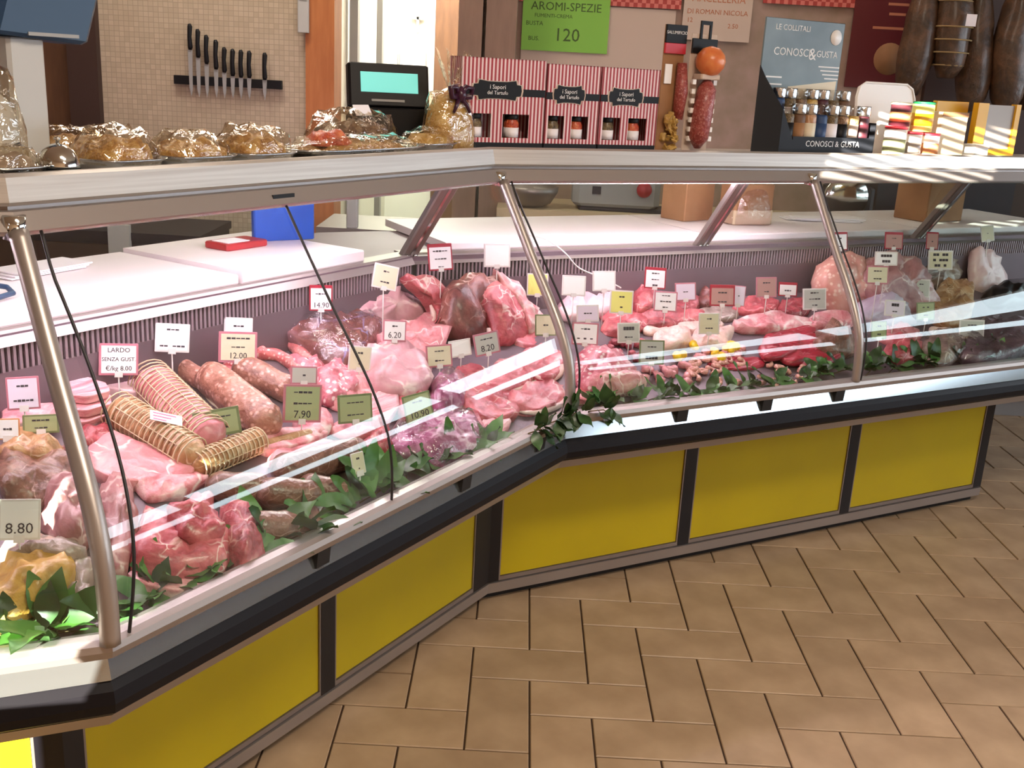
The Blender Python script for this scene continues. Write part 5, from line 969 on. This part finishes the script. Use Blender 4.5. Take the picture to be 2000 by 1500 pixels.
# scale tower
k_=sroot('scale_display','pale scale tower with a dark blue display head seen from behind, top left corner','scale','L',-1.165,-.30); 
part('post',MB().bbox(-.036,.036,-.03,.03,0,.222,.006),'offwhite',k_)
h_=MB().bbox(-.075,.115,-.05,.05,.222,.36,.012); h_.v=[Vector((v.x+(v.z-.222)*.35,v.y,v.z+(v.x*-.06))) for v in h_.v]; part('display_head',h_,'navy',k_)
part('trim',MB().box(-.01,.09,-.052,-.049,.226,.232),'grey',k_)
part('foot',MB().bbox(-.05,.05,-.045,.045,0,.008,.004),'grey',k_)
# till display
k_=sroot('till_display','black customer display with a cyan screen beside the brown snack pile','display','L',-.03,-.37,ST-.0,-38)
part('base',MB().bbox(-.11,.11,-.03,.03,0,.10,.008),'black2',k_)
hm=Matrix.Translation((0,-.005,.10))@Matrix.Rotation(math.radians(-12),4,'X')
part('housing',MB().bbox(-.11,.11,-.018,.018,0,.112,.006,hm),'black2',k_)
part('screen',MB().box(-.078,.078,-.0205,-.018,.036,.088,hm),'lcd',k_)
part('button_strip',MB().box(-.05,.04,-.0200,-.018,.012,.018,hm),'grey',k_)
# pasta bag
p_=sroot('pasta_bag','cellophane gift bag of pasta tied with a purple ribbon','gift bag','L',.015,-.20,ST,-10)
q=heap(.074,.05,.145,21,rough=.12); part('pasta',q,'pasta',p_)
part('bag',heap(.080,.056,.160,22,rough=.15),'wrapc',p_)
fr_=MB()
for k in range(9):
    a=math.pi*k/8; x=math.cos(a)*.07; z=.20+.05*abs(math.sin(a*2.5)); fr_.add([(0,-.004,.140),(x*.9,-.018,z),(x*.9+.022,.018,z+.012),(.002,.004,.142)],[(0,1,2,3)])
part('bag_top',fr_,'wrapc',p_)
rb=MB(); 
for sx in (-1,1):
    rb.tube([(0,-.03,.142),(sx*.02,-.04,.165),(sx*.04,-.042,.162),(sx*.035,-.042,.140),(0,-.035,.140)],.008,8)
    rb.tube([(0,-.035,.142),(sx*.018,-.045,.12),(sx*.03,-.046,.10)],[.007,.006,.004],8)
rb.tube([(0,-.035,.13),(0,-.04,.145),(0,-.035,.165)],[.012,.016,.008],8); part('ribbon',rb,'ribbon',p_)
# striped gift boxes
t=NT('red_white_stripes'); co=t.coord('Object'); sp=t.n('ShaderNodeSeparateXYZ'); t.l(co,sp.inputs[0])
ad=t.n('ShaderNodeMath',operation='ADD'); t.l(sp.outputs[0],ad.inputs[0]); t.l(sp.outputs[1],ad.inputs[1])
mu=t.n('ShaderNodeMath',operation='MULTIPLY'); mu.inputs[1].default_value=88.; t.l(ad.outputs[0],mu.inputs[0]); fc=t.n('ShaderNodeMath',operation='FRACT'); t.l(mu.outputs[0],fc.inputs[0])
cl=t.ramp(fc.outputs[0],[(.0,'#a2303a'),(.5,'#a2303a'),(.56,'#e8cfd0')]); t.l(cl,t.b.inputs[0]); t.b.inputs['Roughness'].default_value=.5; M['stripe']=t.m
def giftbox(lab,s0,s1,zt,d=-.22,spin=0):
    w_=(s1-s0); h=zt-ST; dp=.075; r=sroot('gift_box',lab,'gift box','R',(s0+s1)/2,d,ST,spin,'striped gift boxes of jars')
    x0,x1=-w_/2,w_/2; y0=-dp/2; b=MB(); wz0,wz1=.035,.098; holes=[(x0+w_*.06,x0+w_*.36),(x0+w_*.50,x0+w_*.82)]
    # front wall with two windows
    xs=[x0]+[v for p in holes for v in p]+[x1]
    for i in range(len(xs)-1):
        if i%2==0: b.box(xs[i],xs[i+1],y0,y0+.002,.022,h)
        else: b.box(xs[i],xs[i+1],y0,y0+.002,.022,wz0); b.box(xs[i],xs[i+1],y0,y0+.002,wz1,h)
    b.box(x0,x0+.002,y0,dp/2,.022,h).box(x1-.002,x1,y0,dp/2,.022,h).box(x0,x1,dp/2-.002,dp/2,.022,h).box(x0,x1,y0,dp/2,h-.002,h)
    part('carton',b,'stripe',r)
    part('base',MB().box(x0,x1,y0-.001,dp/2,0,.022),'darkslate',r)
    part('band',MB().box(x0-.0008,x1+.0008,y0-.0012,y0,h*.60,h*.68).box(x1,x1+.0012,y0,dp/2,h*.60,h*.68),'black2',r)
    pts=[]; cx=x0+w_*.42; cz=h*.66; aw=w_*.30; ah=h*.115
    for u,v in ((-1,.55),(-.82,.6),(-.78,1),(-.4,.86),(0,.84),(.4,.86),(.78,1),(.82,.6),(1,.55),(1.04,0),(1,-.55),(.82,-.6),(.78,-1),(.4,-.86),(0,-.84),(-.4,-.86),(-.78,-1),(-.82,-.6),(-1,-.55),(-1.04,0)): pts.append((cx+u*aw,cz+v*ah))
    part('label_edge',MB().prism([Vector((x,y0-.0018,z)) for x,z in pts],[Vector((x,y0-.0006,z)) for x,z in pts]),'paper',r)
    pl2=[(cx+(x-cx)*.93,cz+(z-cz)*.92) for x,z in pts]
    lb=part('label',MB().prism([Vector((x,y0-.0030,z)) for x,z in pl2],[Vector((x,y0-.0018,z)) for x,z in pl2]),'black2',r)
    rx=Matrix.Rotation(math.pi/2,4,'X')
    text_part('i Sapori',.016,'inkwhite',lb,Matrix.Translation((cx,y0-.0036,cz+.008))@rx); text_part('del Tartufo',.014,'inkwhite',lb,Matrix.Translation((cx,y0-.0036,cz-.007))@rx)
    for (a,c),mt in zip(holes,('jarherb','redfood')):
        j=part('jar',MB().lathe([(.018,0),(.021,.004),(.021,.05),(.016,.058),(.016,.06)],14,Matrix.Translation(((a+c)/2,y0+.026,.024))),mt,r)
        part('lid',MB().lathe([(.018,.06),(.019,.062),(.019,.072),(.0175,.074)],14,Matrix.Translation(((a+c)/2,y0+.026,.024))),'black2',j)
        part('jar_label',MB().lathe([(.0216,.012),(.0216,.038)],14,Matrix.Translation(((a+c)/2,y0+.026,.024))),'white',j)
    return r
giftbox('striped gift box right behind the pasta bag, leftmost of three',-.055,.200,1.518)
giftbox('striped gift box in the middle of three, with a red side panel',.205,.378,1.512)
giftbox('striped gift box beside the hanging sausage packs, rightmost of three',.384,.583,1.512)
# salami packs
for lab,s0,s1,zt,kind in (('tall snack pack with a black and red header and orange-yellow chips',.590,.665,1.64,0),('tall sausage pack with a black handle and an orange ball on top',.672,.765,1.62,1)):
    r=sroot('hanging_pack',lab,'food pack','R',(s0+s1)/2,-.17 if kind==0 else -.15); w_=(s1-s0)/2; h=zt-ST
    part('back_card',MB().bbox(-w_,w_,.018,.022,0,h,.002),'paper' if kind else 'card',r)
    if kind==0:
        hd=part('header',MB().bbox(-w_,w_,.010,.018,h*.86,h,.002),'black2',r); text_part('SALUMIFICIO',.0125,'inkwhite',hd,Matrix.Translation((0,.0095,h*.94))@Matrix.Rotation(math.pi/2,4,'X'))
        part('red_band',MB().bbox(-w_,w_,.010,.018,h*.78,h*.86,.002),'canred',r)
        part('sausage',MB().tube([(.02,0,.10),(.026,.0,.18),(.02,0,.26)],[.016,.020,.014],12),'redsal',r)
        part('white_panel',MB().box(-w_+.008,-.005,.012,.0165,.20,.255),'white2',r)
        c_=MB()
        for k in range(26):
            m=Matrix.Translation((rnd.uniform(-w_+.016,w_-.02),rnd.uniform(-.012,.01),.012+rnd.random()*.10))@Euler((rnd.random()*3,rnd.random()*3,rnd.random()*3)).to_matrix().to_4x4(); c_.bbox(-.013,.013,-.004,.004,-.010,.010,.004,m)
        part('chips',c_,'pasta',r,kind='stuff')
    else:
        part('header',MB().bbox(-w_,w_,.012,.018,h*.84,h*.96,.002),'black2',r)
        part('handle',MB().box(-.02,-.013,.012,.018,h*.96,h+.025).box(.013,.02,.012,.018,h*.96,h+.025).box(-.02,.02,.012,.018,h+.025,h+.036),'black2',r)
        part('ball',MB().lathe([(.003,-.042),(.025,-.036),(.040,-.018),(.044,0),(.040,.018),(.025,.036),(.003,.042)],20,Matrix.Translation((0,-.02,h*.78))),'orange',r)
        part('sausage',MB().tube([(-.008,-.006,.02),(-.010,-.01,.05),(-.004,-.01,.12),(.004,-.01,.19),(.006,-.006,.215)],[.010,.030,.031,.028,.012],14),'redsal',r)
        part('collar',MB().bbox(-.035,.035,-.03,.012,h*.63,h*.675,.004),'paper',r)
        tw=MB()
        for k in range(7):
            for sx in (-1,1): tw.box(sx*.038-.006,sx*.038+.006,-.004,.004,.04+k*.027,.054+k*.027)
        part('white_scraps',tw,'white2',r,kind='stuff')
# carton stand with jars
r=sroot('display_carton','slate-grey carton stand lettered CONOSCI & GUSTA holding lidded jars','display stand','R',1.215,-.20); w_=.2
rx=Matrix.Rotation(math.pi/2,4,'X')
hb=part('header_board',MB().bbox(-w_,.135,.055,.060,.10,.415,.003),'greyblue',r)
def ht(txt,sz,x,z,mat='inkwhite'): text_part(txt,sz,mat,hb,Matrix.Translation((x,.0545,z))@rx)
ht('LE COLLITALI',.024,-.085,.388); ht('CONOSCI',.034,-.078,.315); ht('&',.052,.008,.312); ht('GUSTA',.029,.070,.315)
part('round_badge',MB().lathe([(.024,0),(.024,.001)],20,Matrix.Translation((.10,.0545,.37))@rx),'white2',hb)
part('printed_cheese',MB().prism([Vector((x,.0535,z)) for x,z in ((-.08,.21),(.125,.235),(.12,.12),(-.05,.12))],[Vector((x,.055,z)) for x,z in ((-.08,.21),(.125,.235),(.12,.12),(-.05,.12))]),'ivory',hb)
st=MB()
for k in range(5): st.box(-.175+.004*k,-.11+.003*k,.0540,.055,.235-.022*k,.240-.022*k)
for k in range(4): st.box(.04+.01*k,.13,.0540,.055,.275-.012*k,.279-.012*k)
part('small_print',st,'inkwhite',hb)
tr=part('tray',MB().box(-w_+.05,w_,-.075,-.072,0,.062).box(-w_,w_,.052,.055,0,.12).box(-w_,w_,-.072,.055,0,.003).box(w_-.003,w_,-.075,.055,0,.11),'darkslate',r)
text_part('CONOSCI & GUSTA',.026,'inkwhite',tr,Matrix.Translation((.02,-.0755,.040))@rx)
sp_=MB().prism([Vector((-w_,y,z)) for y,z in ((-.075,0),(.055,0),(.055,.27),(.03,.24),(-.075,.14))],[Vector((-w_-.003,y,z)) for y,z in ((-.075,0),(.055,0),(.055,.27),(.03,.24),(-.075,.14))]); sp_.add([(-w_,-.075,0),(-w_+.05,-.075,0),(-w_+.05,-.075,.05),(-w_,-.075,.14)],[(0,1,2,3)])
part('side_panel',sp_,'darkslate',r)
k=0
JL=['dark herb jar','brown herb jar','jar with a tan label','jar with a blue label','jar with a white picture label','amber jar','pale jar','wine-red tube jar']
for i in range(8):
    for row in range(2):
        if row and i in (7,): continue
        x=-w_+.045+i*.046; y=-.045+row*.052; z=ST+.0034+(.045 if row else .0)
        zz=z; jr=root('spice_jar','%s, %s of the carton stand, %s in the row'%(JL[(i+row*3)%8],'back row' if row else 'front row',ords[i]),'jar',frame('R',1.215,-.20,0)@Matrix.Translation((x,y,zz)),'lidded jars in the carton stand')
        if row: part('riser',MB().box(-.018,.018,-.018,.018,-.045,-.0002),'darkslate',jr)
        part('glass_body',MB().lathe([(.019,0),(.0215,.003),(.0215,.118),(.019,.126)],14),['jarherb','brown','tan','jarblue','jarherb','brownfood','pasta','jarwine'][(i+row*3)%8],jr)
        part('lid',MB().lathe([(.021,.126),(.0222,.129),(.0222,.155),(.021,.158)],14),'foil' if (i+row)%3 else 'lidglass',jr)
        part('jar_label',MB().lathe([(.0219,.03),(.0219,.10)],14),['black2','card','ivory','jarblue','white','black2','paper','jarwine'][(i+row*3)%8],jr)
# right end of the shelf
r=sroot('serving_tray','white tray with rounded top corners leaning behind the cans','tray','R',1.665,-.31,ST)
pts=[(-.13,0),(.13,0),(.14,.01),(.14,.19),(.128,.225),(.10,.24),(-.10,.24),(-.128,.225),(-.14,.19),(-.14,.01)]
mt=Matrix.Rotation(math.radians(-8),4,'X')
part('tray_body',MB().prism([mt@Vector((x,0,z)) for x,z in pts],[mt@Vector((x,.008,z)) for x,z in pts]),'white2',r)
part('tray_rim',MB().tube([mt@Vector((x,-.002,z)) for x,z in pts+[pts[0]]],.004,6),'white2',r)
def can(lab,s,d,z,h,rad,lidm,bodym,bandm):
    r=sroot('food_tin',lab,'tin','R',s,d,z,0,'tins and cartons on the shelf end'); part('body',MB().lathe([(rad,0),(rad,h-.006)],20),bodym,r)
    part('lid',MB().lathe([(rad*1.04,h-.006),(rad*1.04,h),(rad*.98,h+.002)],20),lidm,r); part('label_band',MB().lathe([(rad*1.012,h*.2),(rad*1.012,h*.62)],20),bandm,r); return r
can('tin with a red lid, front left of the shelf end',1.525,-.14,ST,.10,.036,'canred','white2','green')
can('low tin with a red rim, front, right of the red-lidded tin',1.61,-.15,ST,.085,.036,'canred','white2','greypane')
can('low tin with a red rim, nearest the beige carton',1.695,-.15,ST,.082,.036,'canred','white2','fr_orange')
can('yellow and white tin with a green lid, stacked on the low tins',1.655,-.155,ST+.088,.095,.036,'cangreen','yellow_c','yellowp')
can('brown-labelled tin stacked on the red-lidded tin, before the white tray',1.55,-.155,ST+.103,.075,.034,'ivory','jarwine','fr_orange')
r=sroot('carton','flat beige carton standing right of the low tins','box','R',1.805,-.18); part('box',MB().bbox(-.065,.065,-.035,.035,0,.155,.003),'cardl',r); part('flap',MB().box(-.065,.065,-.036,-.035,.14,.155),'card',r)
r=sroot('carton','small white block between the beige carton and the yellow frame','box','R',1.935,-.15); part('box',MB().bbox(-.035,.035,-.03,.03,0,.05,.003),'offwhite',r); part('flap',MB().box(-.035,.035,-.031,-.03,.04,.05),'paper',r)
r=sroot('yellow_holder','yellow holder half hidden behind the beige carton','holder','R',1.955,-.30); part('panel',MB().bbox(-.085,.085,-.01,.01,0,.19,.003),'yellowp',r); part('opening',MB().box(-.03,.05,-.011,-.010,.04,.14),'brown',r)
r=sroot('yellow_holder','yellow-framed grey plastic holder at the right edge of the shelf','holder','R',2.13,-.24)
fr_=MB().box(-.115,.115,-.012,.012,0,.03).box(-.115,-.06,-.012,.012,.03,.19).box(.09,.115,-.012,.012,.03,.19); part('frame',fr_,'yellowp',r); part('pane',MB().box(-.06,.09,-.004,.004,.03,.185),'greypane',r)
# ---------------------------------------------------------------- on the boards
r=root('blue_box','blue plastic sheet box standing on the staff-side board','box',frame('L',-.13,-.66,.992,0,-25)); part('box',MB().bbox(-.09,.09,-.012,.012,0,.215,.004),'blue',r); part('print',MB().box(.03,.045,-.0128,-.012,.10,.13),'white',r)
r=root('meat_pack','red and white packet lying left of the blue box','packet',frame('L',-.31,-.66,.992,0,0)); part('packet',MB().bbox(-.075,.075,-.045,.045,0,.018,.006),'redp',r); part('white_label',MB().box(-.06,.02,-.03,.03,.018,.0195),'white',r)
r=root('wire_tray','bent dark wire tray rim on the white board at the far left','tray',frame('L',-1.18,-.60,.983))
part('wire_rim',MB().tube([(-.25,-.10,.012),(.06,-.10,.012),(.11,-.085,.014),(.12,-.05,.02),(.08,-.01,.03),(-.05,.10,.035),(-.25,.10,.035)],.006,8),'navy',r)
part('tray_base',MB().bbox(-.25,.05,-.085,.08,.002,.006,.01),'steelsatin',r)
r=root('paper_stack','stack of white sheets behind the wire tray','paper',frame('L',-.86,-.74,.984,0,6))
for k in range(3): part('sheet',MB().box(-.11+.01*k,.10+.01*k,-.05,.05,.001+.004*k,.004+.004*k),'white',r)
r=root('crate','red and white crate at the staff side behind the left pillar','crate',frame('A',-.25,-.75,.984)); part('body',MB().bbox(-.16,.10,-.05,.05,0,.12,.01),'redp',r); part('side',MB().bbox(.105,.16,-.05,.05,0,.12,.006),'white2',r)
r=root('wrapped_parcel','brown paper parcel in clear wrap on the right run board','parcel',frame('R',1.37,-.66,.984,0,-6)); part('carton',MB().bbox(-.085,.085,-.05,.06,0,.15,.008),'card',r); part('film_wrap',heap(.098,.07,.165,55,rough=.06),'wrap',r)
part('lower_band',MB().bbox(-.086,.086,-.052,.05,0,.055,.006),'cardl',r)
r=root('cardboard_box','plain brown cardboard box left of the wrapped parcel','box',frame('R',1.20,-.80,.984,0,12)); part('box',MB().bbox(-.08,.08,-.06,.06,0,.17,.003),'card',r); part('tape',MB().box(-.012,.012,-.061,.061,.17,.1708),'cardl',r)
r=root('paper_stack','white sheets spread on the board behind the second pillar','paper',frame('R',1.78,-.68,.984,0,-25))
for k in range(3): part('sheet',MB().box(-.16+.02*k,.14+.015*k,-.04,.05,.001+.004*k,.004+.004*k,Matrix.Rotation(.1*k,4,'Z')),'white',r)
r=root('cardboard_box','brown carton at the far right behind the end of the case','box',frame('R',2.35,-.66,.984,0,5)); part('box',MB().bbox(-.12,.12,-.08,.08,0,.22,.004),'card',r); part('tape',MB().box(-.015,.015,-.081,.081,.22,.2208),'cardl',r)
# ---------------------------------------------------------------- staff side and back wall
r=root('back_bench','long dark bench with a pale top under the knife wall','bench',Matrix.Translation((-1.5,1.6,0)))
part('carcass',MB().box(-.6,.35,-.15,.27,0,.80),'dark',r)
for k in range(3): part('door',MB().bbox(-.59+.315*k,-.285+.315*k,-.165,-.15,.06,.78,.003),'darkbrown',r)
part('pale_post',MB().box(.02,.10,-.19,-.165,0,.86),'offwhite',r)
part('top',MB().box(-.6,.36,-.17,.27,.80,.83),'dark',r)
r=root('work_table','grey steel work table with a pale leg in the doorway','table',Matrix.Translation((-.45,1.55,0)))
part('top',MB().box(-.24,.22,-.18,.2,.86,.90),'steelsatin',r); part('front_sheet',MB().box(-.24,.22,-.18,-.17,.45,.86),'grey',r)
for x in (-.22,.20): part('leg',MB().box(x-.018,x+.018,-.17,-.135,0,.86),'offwhite',r)
part('upright',MB().bbox(-.13,-.09,-.17,-.13,.90,1.12,.004),'offwhite',r)
r=root('back_counter','beige staff counter along the right back wall','counter',Matrix.Translation((1.1,2.65,0)))
part('carcass',MB().box(-1.15,1.9,-.22,.25,0,.84),'grey',r); part('top',MB().box(-1.15,1.9,-.26,.25,.84,.88),'cardl',r)
for k in range(6): part('door',MB().bbox(-1.13+.5*k,-.65+.5*k,-.235,-.22,.08,.82,.003),'grey',r)
r=root('meat_slicer','grey meat slicer with a red knob seen through the glass','slicer',Matrix.Translation((.55,2.55,.88)))
part('body',MB().bbox(-.25,.16,-.09,.10,.02,.16,.03),'grey',r); part('foot',MB().bbox(-.22,.20,-.08,.09,0,.02,.01),'dark',r)
part('red_knob',MB().lathe([(.034,0),(.036,.012),(.030,.020)],18,Matrix.Translation((.08,-.09,.11))@Matrix.Rotation(math.pi/2,4,'X')),'redp',r)
part('blade',MB().lathe([(.11,0),(.115,.004),(.11,.008)],28,Matrix.Translation((.20,-.02,.13))@Matrix.Rotation(math.pi/2,4,'Y')),'chrome',r)
part('switch',MB().box(-.16,-.12,-.095,-.09,.08,.115),'dark',r); part('pusher',MB().bbox(.21,.30,-.06,.03,.05,.15,.01),'dark',r)
r=root('metal_bowl','grey metal bowl on the staff counter behind the main pillar','bowl',Matrix.Translation((.1,2.5,.88)))
part('bowl',MB().lathe([(.05,0),(.10,.02),(.13,.07),(.135,.10),(.128,.10),(.12,.07),(.09,.03),(.01,.012)],24),'steelsatin',r)
r=root('round_slicer','second slicer with a round steel blade behind the second pillar','slicer',Matrix.Translation((1.55,2.5,.88)))
part('blade',MB().lathe([(.10,0),(.105,.004),(.10,.010),(.03,.02)],28,Matrix.Translation((0,-.1,.13))@Matrix.Rotation(math.pi/2,4,'X')),'chrome',r); part('body',MB().bbox(-.06,.14,-.09,.10,0,.18,.02),'dark',r)
r=root('dark_cupboard','dark cupboard on the staff counter behind the right support arm','cupboard',Matrix.Translation((2.05,2.6,.88)))
part('body',MB().box(-.32,.32,-.08,.25,0,.3),'dark',r); part('handle',MB().box(-.05,-.035,-.095,-.08,.06,.24),'alu',r)
# knife rack
r=root('knife_rack','black magnetic knife rack on the mosaic wall','rack',Matrix.Translation((-1.143,1.885,1.386))); part('bar',MB().bbox(-.217,.217,-.012,.012,-.017,.017,.002),'black2',r)
kx=[372,387,403,421,437,453,469,485,515]; kt=[55,64,74,82,95,97,98,99,101]; kb=[103,117,128,137,142,148,150,150,152]
for i in range(9):
    x=-1.143+(kx[i]-442)*.00207; zt=1.386+(160-kt[i])*.00205; zb=1.386+(160-kb[i])*.00205
    kn=root('kitchen_knife','black-handled knife on the rack, %s from the left'%ords[i],'knife',Matrix.Translation((x,1.868,1.386)),'knives on the magnetic rack')
    zt-=1.386; zb-=1.386
    part('handle',MB().tube([(0,0,zb),(.001,0,zb+.01),(-.001,0,(zt+zb)/2),(.002,0,zt-.01),(0,0,zt)],[.007,.010,.0085,.010,.006],8),'black2',kn)
    part('blade',MB().prism([Vector((-.009,-.0015,zb)),Vector((.009,-.0015,zb)),Vector((.006,-.0015,-.035)),Vector((.0,-.0015,-.062)),Vector((-.007,-.0015,-.03))],[Vector((-.009,.0015,zb)),Vector((.009,.0015,zb)),Vector((.006,.0015,-.035)),Vector((.0,.0015,-.062)),Vector((-.007,.0015,-.03))]),'grey',kn)
r=root('wall_phone','narrow pale wall handset at the right edge of the mosaic wall','phone',Matrix.Translation((-.835,1.87,1.59))); part('body',MB().bbox(-.022,.022,-.012,.008,0,.19,.004),'offwhite',r); part('keypad',MB().box(-.014,.014,-.0135,-.012,.12,.165),'grey',r)
r=root('wall_cross','small grey crucifix on the white corridor wall','cross',Matrix.Translation((-.64,4.38,1.69))); part('upright',MB().bbox(-.009,.009,-.008,.008,0,.13,.002),'grey',r); part('crossbar',MB().bbox(-.042,.042,-.008,.008,.075,.092,.002),'grey',r)
r=root('towel_dispenser','white towel dispenser under the crucifix','dispenser',Matrix.Translation((-.66,4.34,1.48))); part('body',MB().bbox(-.08,.08,-.04,.05,0,.10,.02),'white2',r); part('end_cap',MB().bbox(-.095,-.08,-.03,.04,.01,.08,.004),'grey',r)
# wall papers
r=root('price_sheet','bright green handwritten sheet reading AROMI-SPEZIE','sign',Matrix.Translation((.229,2.88,1.592)))
sh=part('sheet',MB().box(-.21,.21,-.002,0,0,.26),'green_sign',r)
for tx,sz,x,z in (('AROMI-SPEZIE',.054,0,.205),('FUMENTI-CREMA',.024,-.06,.162),('BUSTA',.028,-.15,.125),('BUS.',.028,-.15,.055),('120',.085,.01,.075)): text_part(tx,sz,'inkgreen',sh,Matrix.Translation((x,-.0026,z))@rx)
r=root('price_sheet','pale handwritten paper sheet above the sausage packs','sign',Matrix.Translation((.957,2.88,1.68)))
sh=part('sheet',MB().box(-.165,.165,-.002,0,0,.27),'paper',r)
for tx,sz,x,z in (('MACELLERIA',.046,0,.19),('DI ROMANI NICOLA',.032,0,.13),('12',.03,-.13,.09),('2.50',.03,.08,.07)): text_part(tx,sz,'inkbrown',sh,Matrix.Translation((x,-.0026,z))@rx)
def checkband(lab,x0,x1,z0,z1):
    r=root('check_trim',lab,'trim',Matrix.Translation(((x0+x1)/2,2.885,z0))); n=int((x1-x0)/.02); part('cloth',MB().box(-(x1-x0)/2,(x1-x0)/2,-.004,0,0,z1-z0),'gingham',r)
checkband('red checked cloth edging above the green sheet',-.0,.78,1.815,1.90); checkband('red checked cloth edging above the slate carton stand',1.17,2.05,1.865,1.95)
r=root('notice_panel','pale panel framing the wall behind the green sheet','panel',Matrix.Translation((.39,2.895,1.50))); part('panel',MB().box(-.37,.37,-.003,0,0,.31),'paper',r)
r=root('poster','dark red poster right of the slate carton stand','poster',Matrix.Translation((1.80,2.88,1.55)))
sh=part('sheet',MB().box(-.19,.17,-.003,0,-.05,.42),'maroon',r); q=MB()
for z,a,b in ((.335,-.03,.07),(.29,-.02,.06),(.225,-.09,.10)): q.box(a,b,-.004,-.003,z,z+.012)
part('printed_lines',q,'inkbrown',sh); part('printed_disc',MB().lathe([(.075,0),(.075,.001)],24,Matrix.Translation((.01,-.003,.09))@rx),'card',sh)
struct('trim_5',MB().box(2.0,4.2,2.86,2.90,0,3),'darkbrown')
r0=root('ham_rail','metal rail from which the dark hams hang','rail',Matrix.Translation((2.4,2.5,2.25))); part('rail',MB().tube([(-.75,0,0),(.8,0,0)],.012,8),'steelsatin',r0); 
for x in (-.6,.6): part('bracket',MB().box(x-.01,x+.01,0,.36,-.01,.01),'steelsatin',r0)
for i,(x,y,zt,L,lab) in enumerate(((1.80,2.52,2.1,.62,'slim dark ham, leftmost of the hanging row'),(1.93,2.48,2.16,.60,'ham tied with twine rings and a white tag'),(2.08,2.52,2.12,.70,'long dark ham just right of the tied one'),(2.24,2.48,2.14,.72,'broad brown ham near the right edge'),(2.38,2.52,2.10,.66,'reddish-brown ham at the right edge'))):
    h=root('hanging_ham',lab,'ham',Matrix.Translation((x,y,zt-L)),'hams hanging at the back right')
    pth=[];rr=[]
    for k in range(12):
        t=k/11; pth.append((.02*math.sin(t*3+i),.01*math.sin(t*4),L*t)); rr.append(.012+.078*math.sin(math.pi*min(1,(t+.04)**.75*.98))**.8*(1.-.35*t))
    mb=MB(); mb.tube(pth,rr,14); mb.v=[v+Vector((nz(v,9,i),nz(v,9,i+4),0))*.012 for v in mb.v]; part('meat',mb,'hamdark',h)
    part('hook_cord',MB().tube([(0,0,L-.02),(0,-.02,2.25-(zt-L))],.003,6),'rope',h)
    tb=MB()
    for k in range(7):
        t=.15+.1*k; c=Vector(pth[int(t*11)]); R_=rr[int(t*11)]*1.06; tb.tube([c+Vector((math.cos(a),math.sin(a),0))*R_ for a in [2*math.pi*q/14 for q in range(15)]],.0035,5,True,False)
    if i==1: part('twine',tb,'rope',h,kind='stuff'); part('tag',MB().box(.03,.075,-.10,-.098,.22,.27),'white',h)
r=root('floor_stand','black post of a stand cut off by the right edge of the picture','stand',Matrix.Translation((1.76,.30,0))); part('post',MB().bbox(-.02,.10,-.03,.03,.012,.2,.004),'blackmat',r); part('foot',MB().bbox(-.03,.12,-.05,.05,0,.012,.003),'blackmat',r)
# street outside: unseen wall blocks added to stop the low sun, leaving one gap
struct('wall_sun_blocker',MB().box(-5.25,9,-9.4,-9.0,0,3.36).box(-12,-6.6,-9.4,-9.0,0,3.36),'wallp')
struct('floor_street',MB().box(-14,12,-16,-4.32,-.14,-.04),'grey')
r=sroot('clear_bag','crumpled clear plastic bag at the left edge, beside the scale tower','bag','L',-1.275,-.22); part('bag',heap(.05,.05,.17,77,rough=.22),'wrapc',r); part('packed_rolls',heap(.042,.042,.12,78,rough=.3),'offwhite',r)
r=root('cable','thin pale cable hanging over the rear grille of the right run','cable',Matrix.Translation(P('R',.37,-.44,.985)))
part('cable',MB().tube([tuple(v) for v in catmull([P('R',.35,-.50,.988),P('R',.372,-.425,.986),P('R',.40,-.352,.955),P('R',.455,-.35,.905),P('R',.535,-.335,.872),P('R',.60,-.32,.84)],5,False)],.0022,6),'white2',r,True)
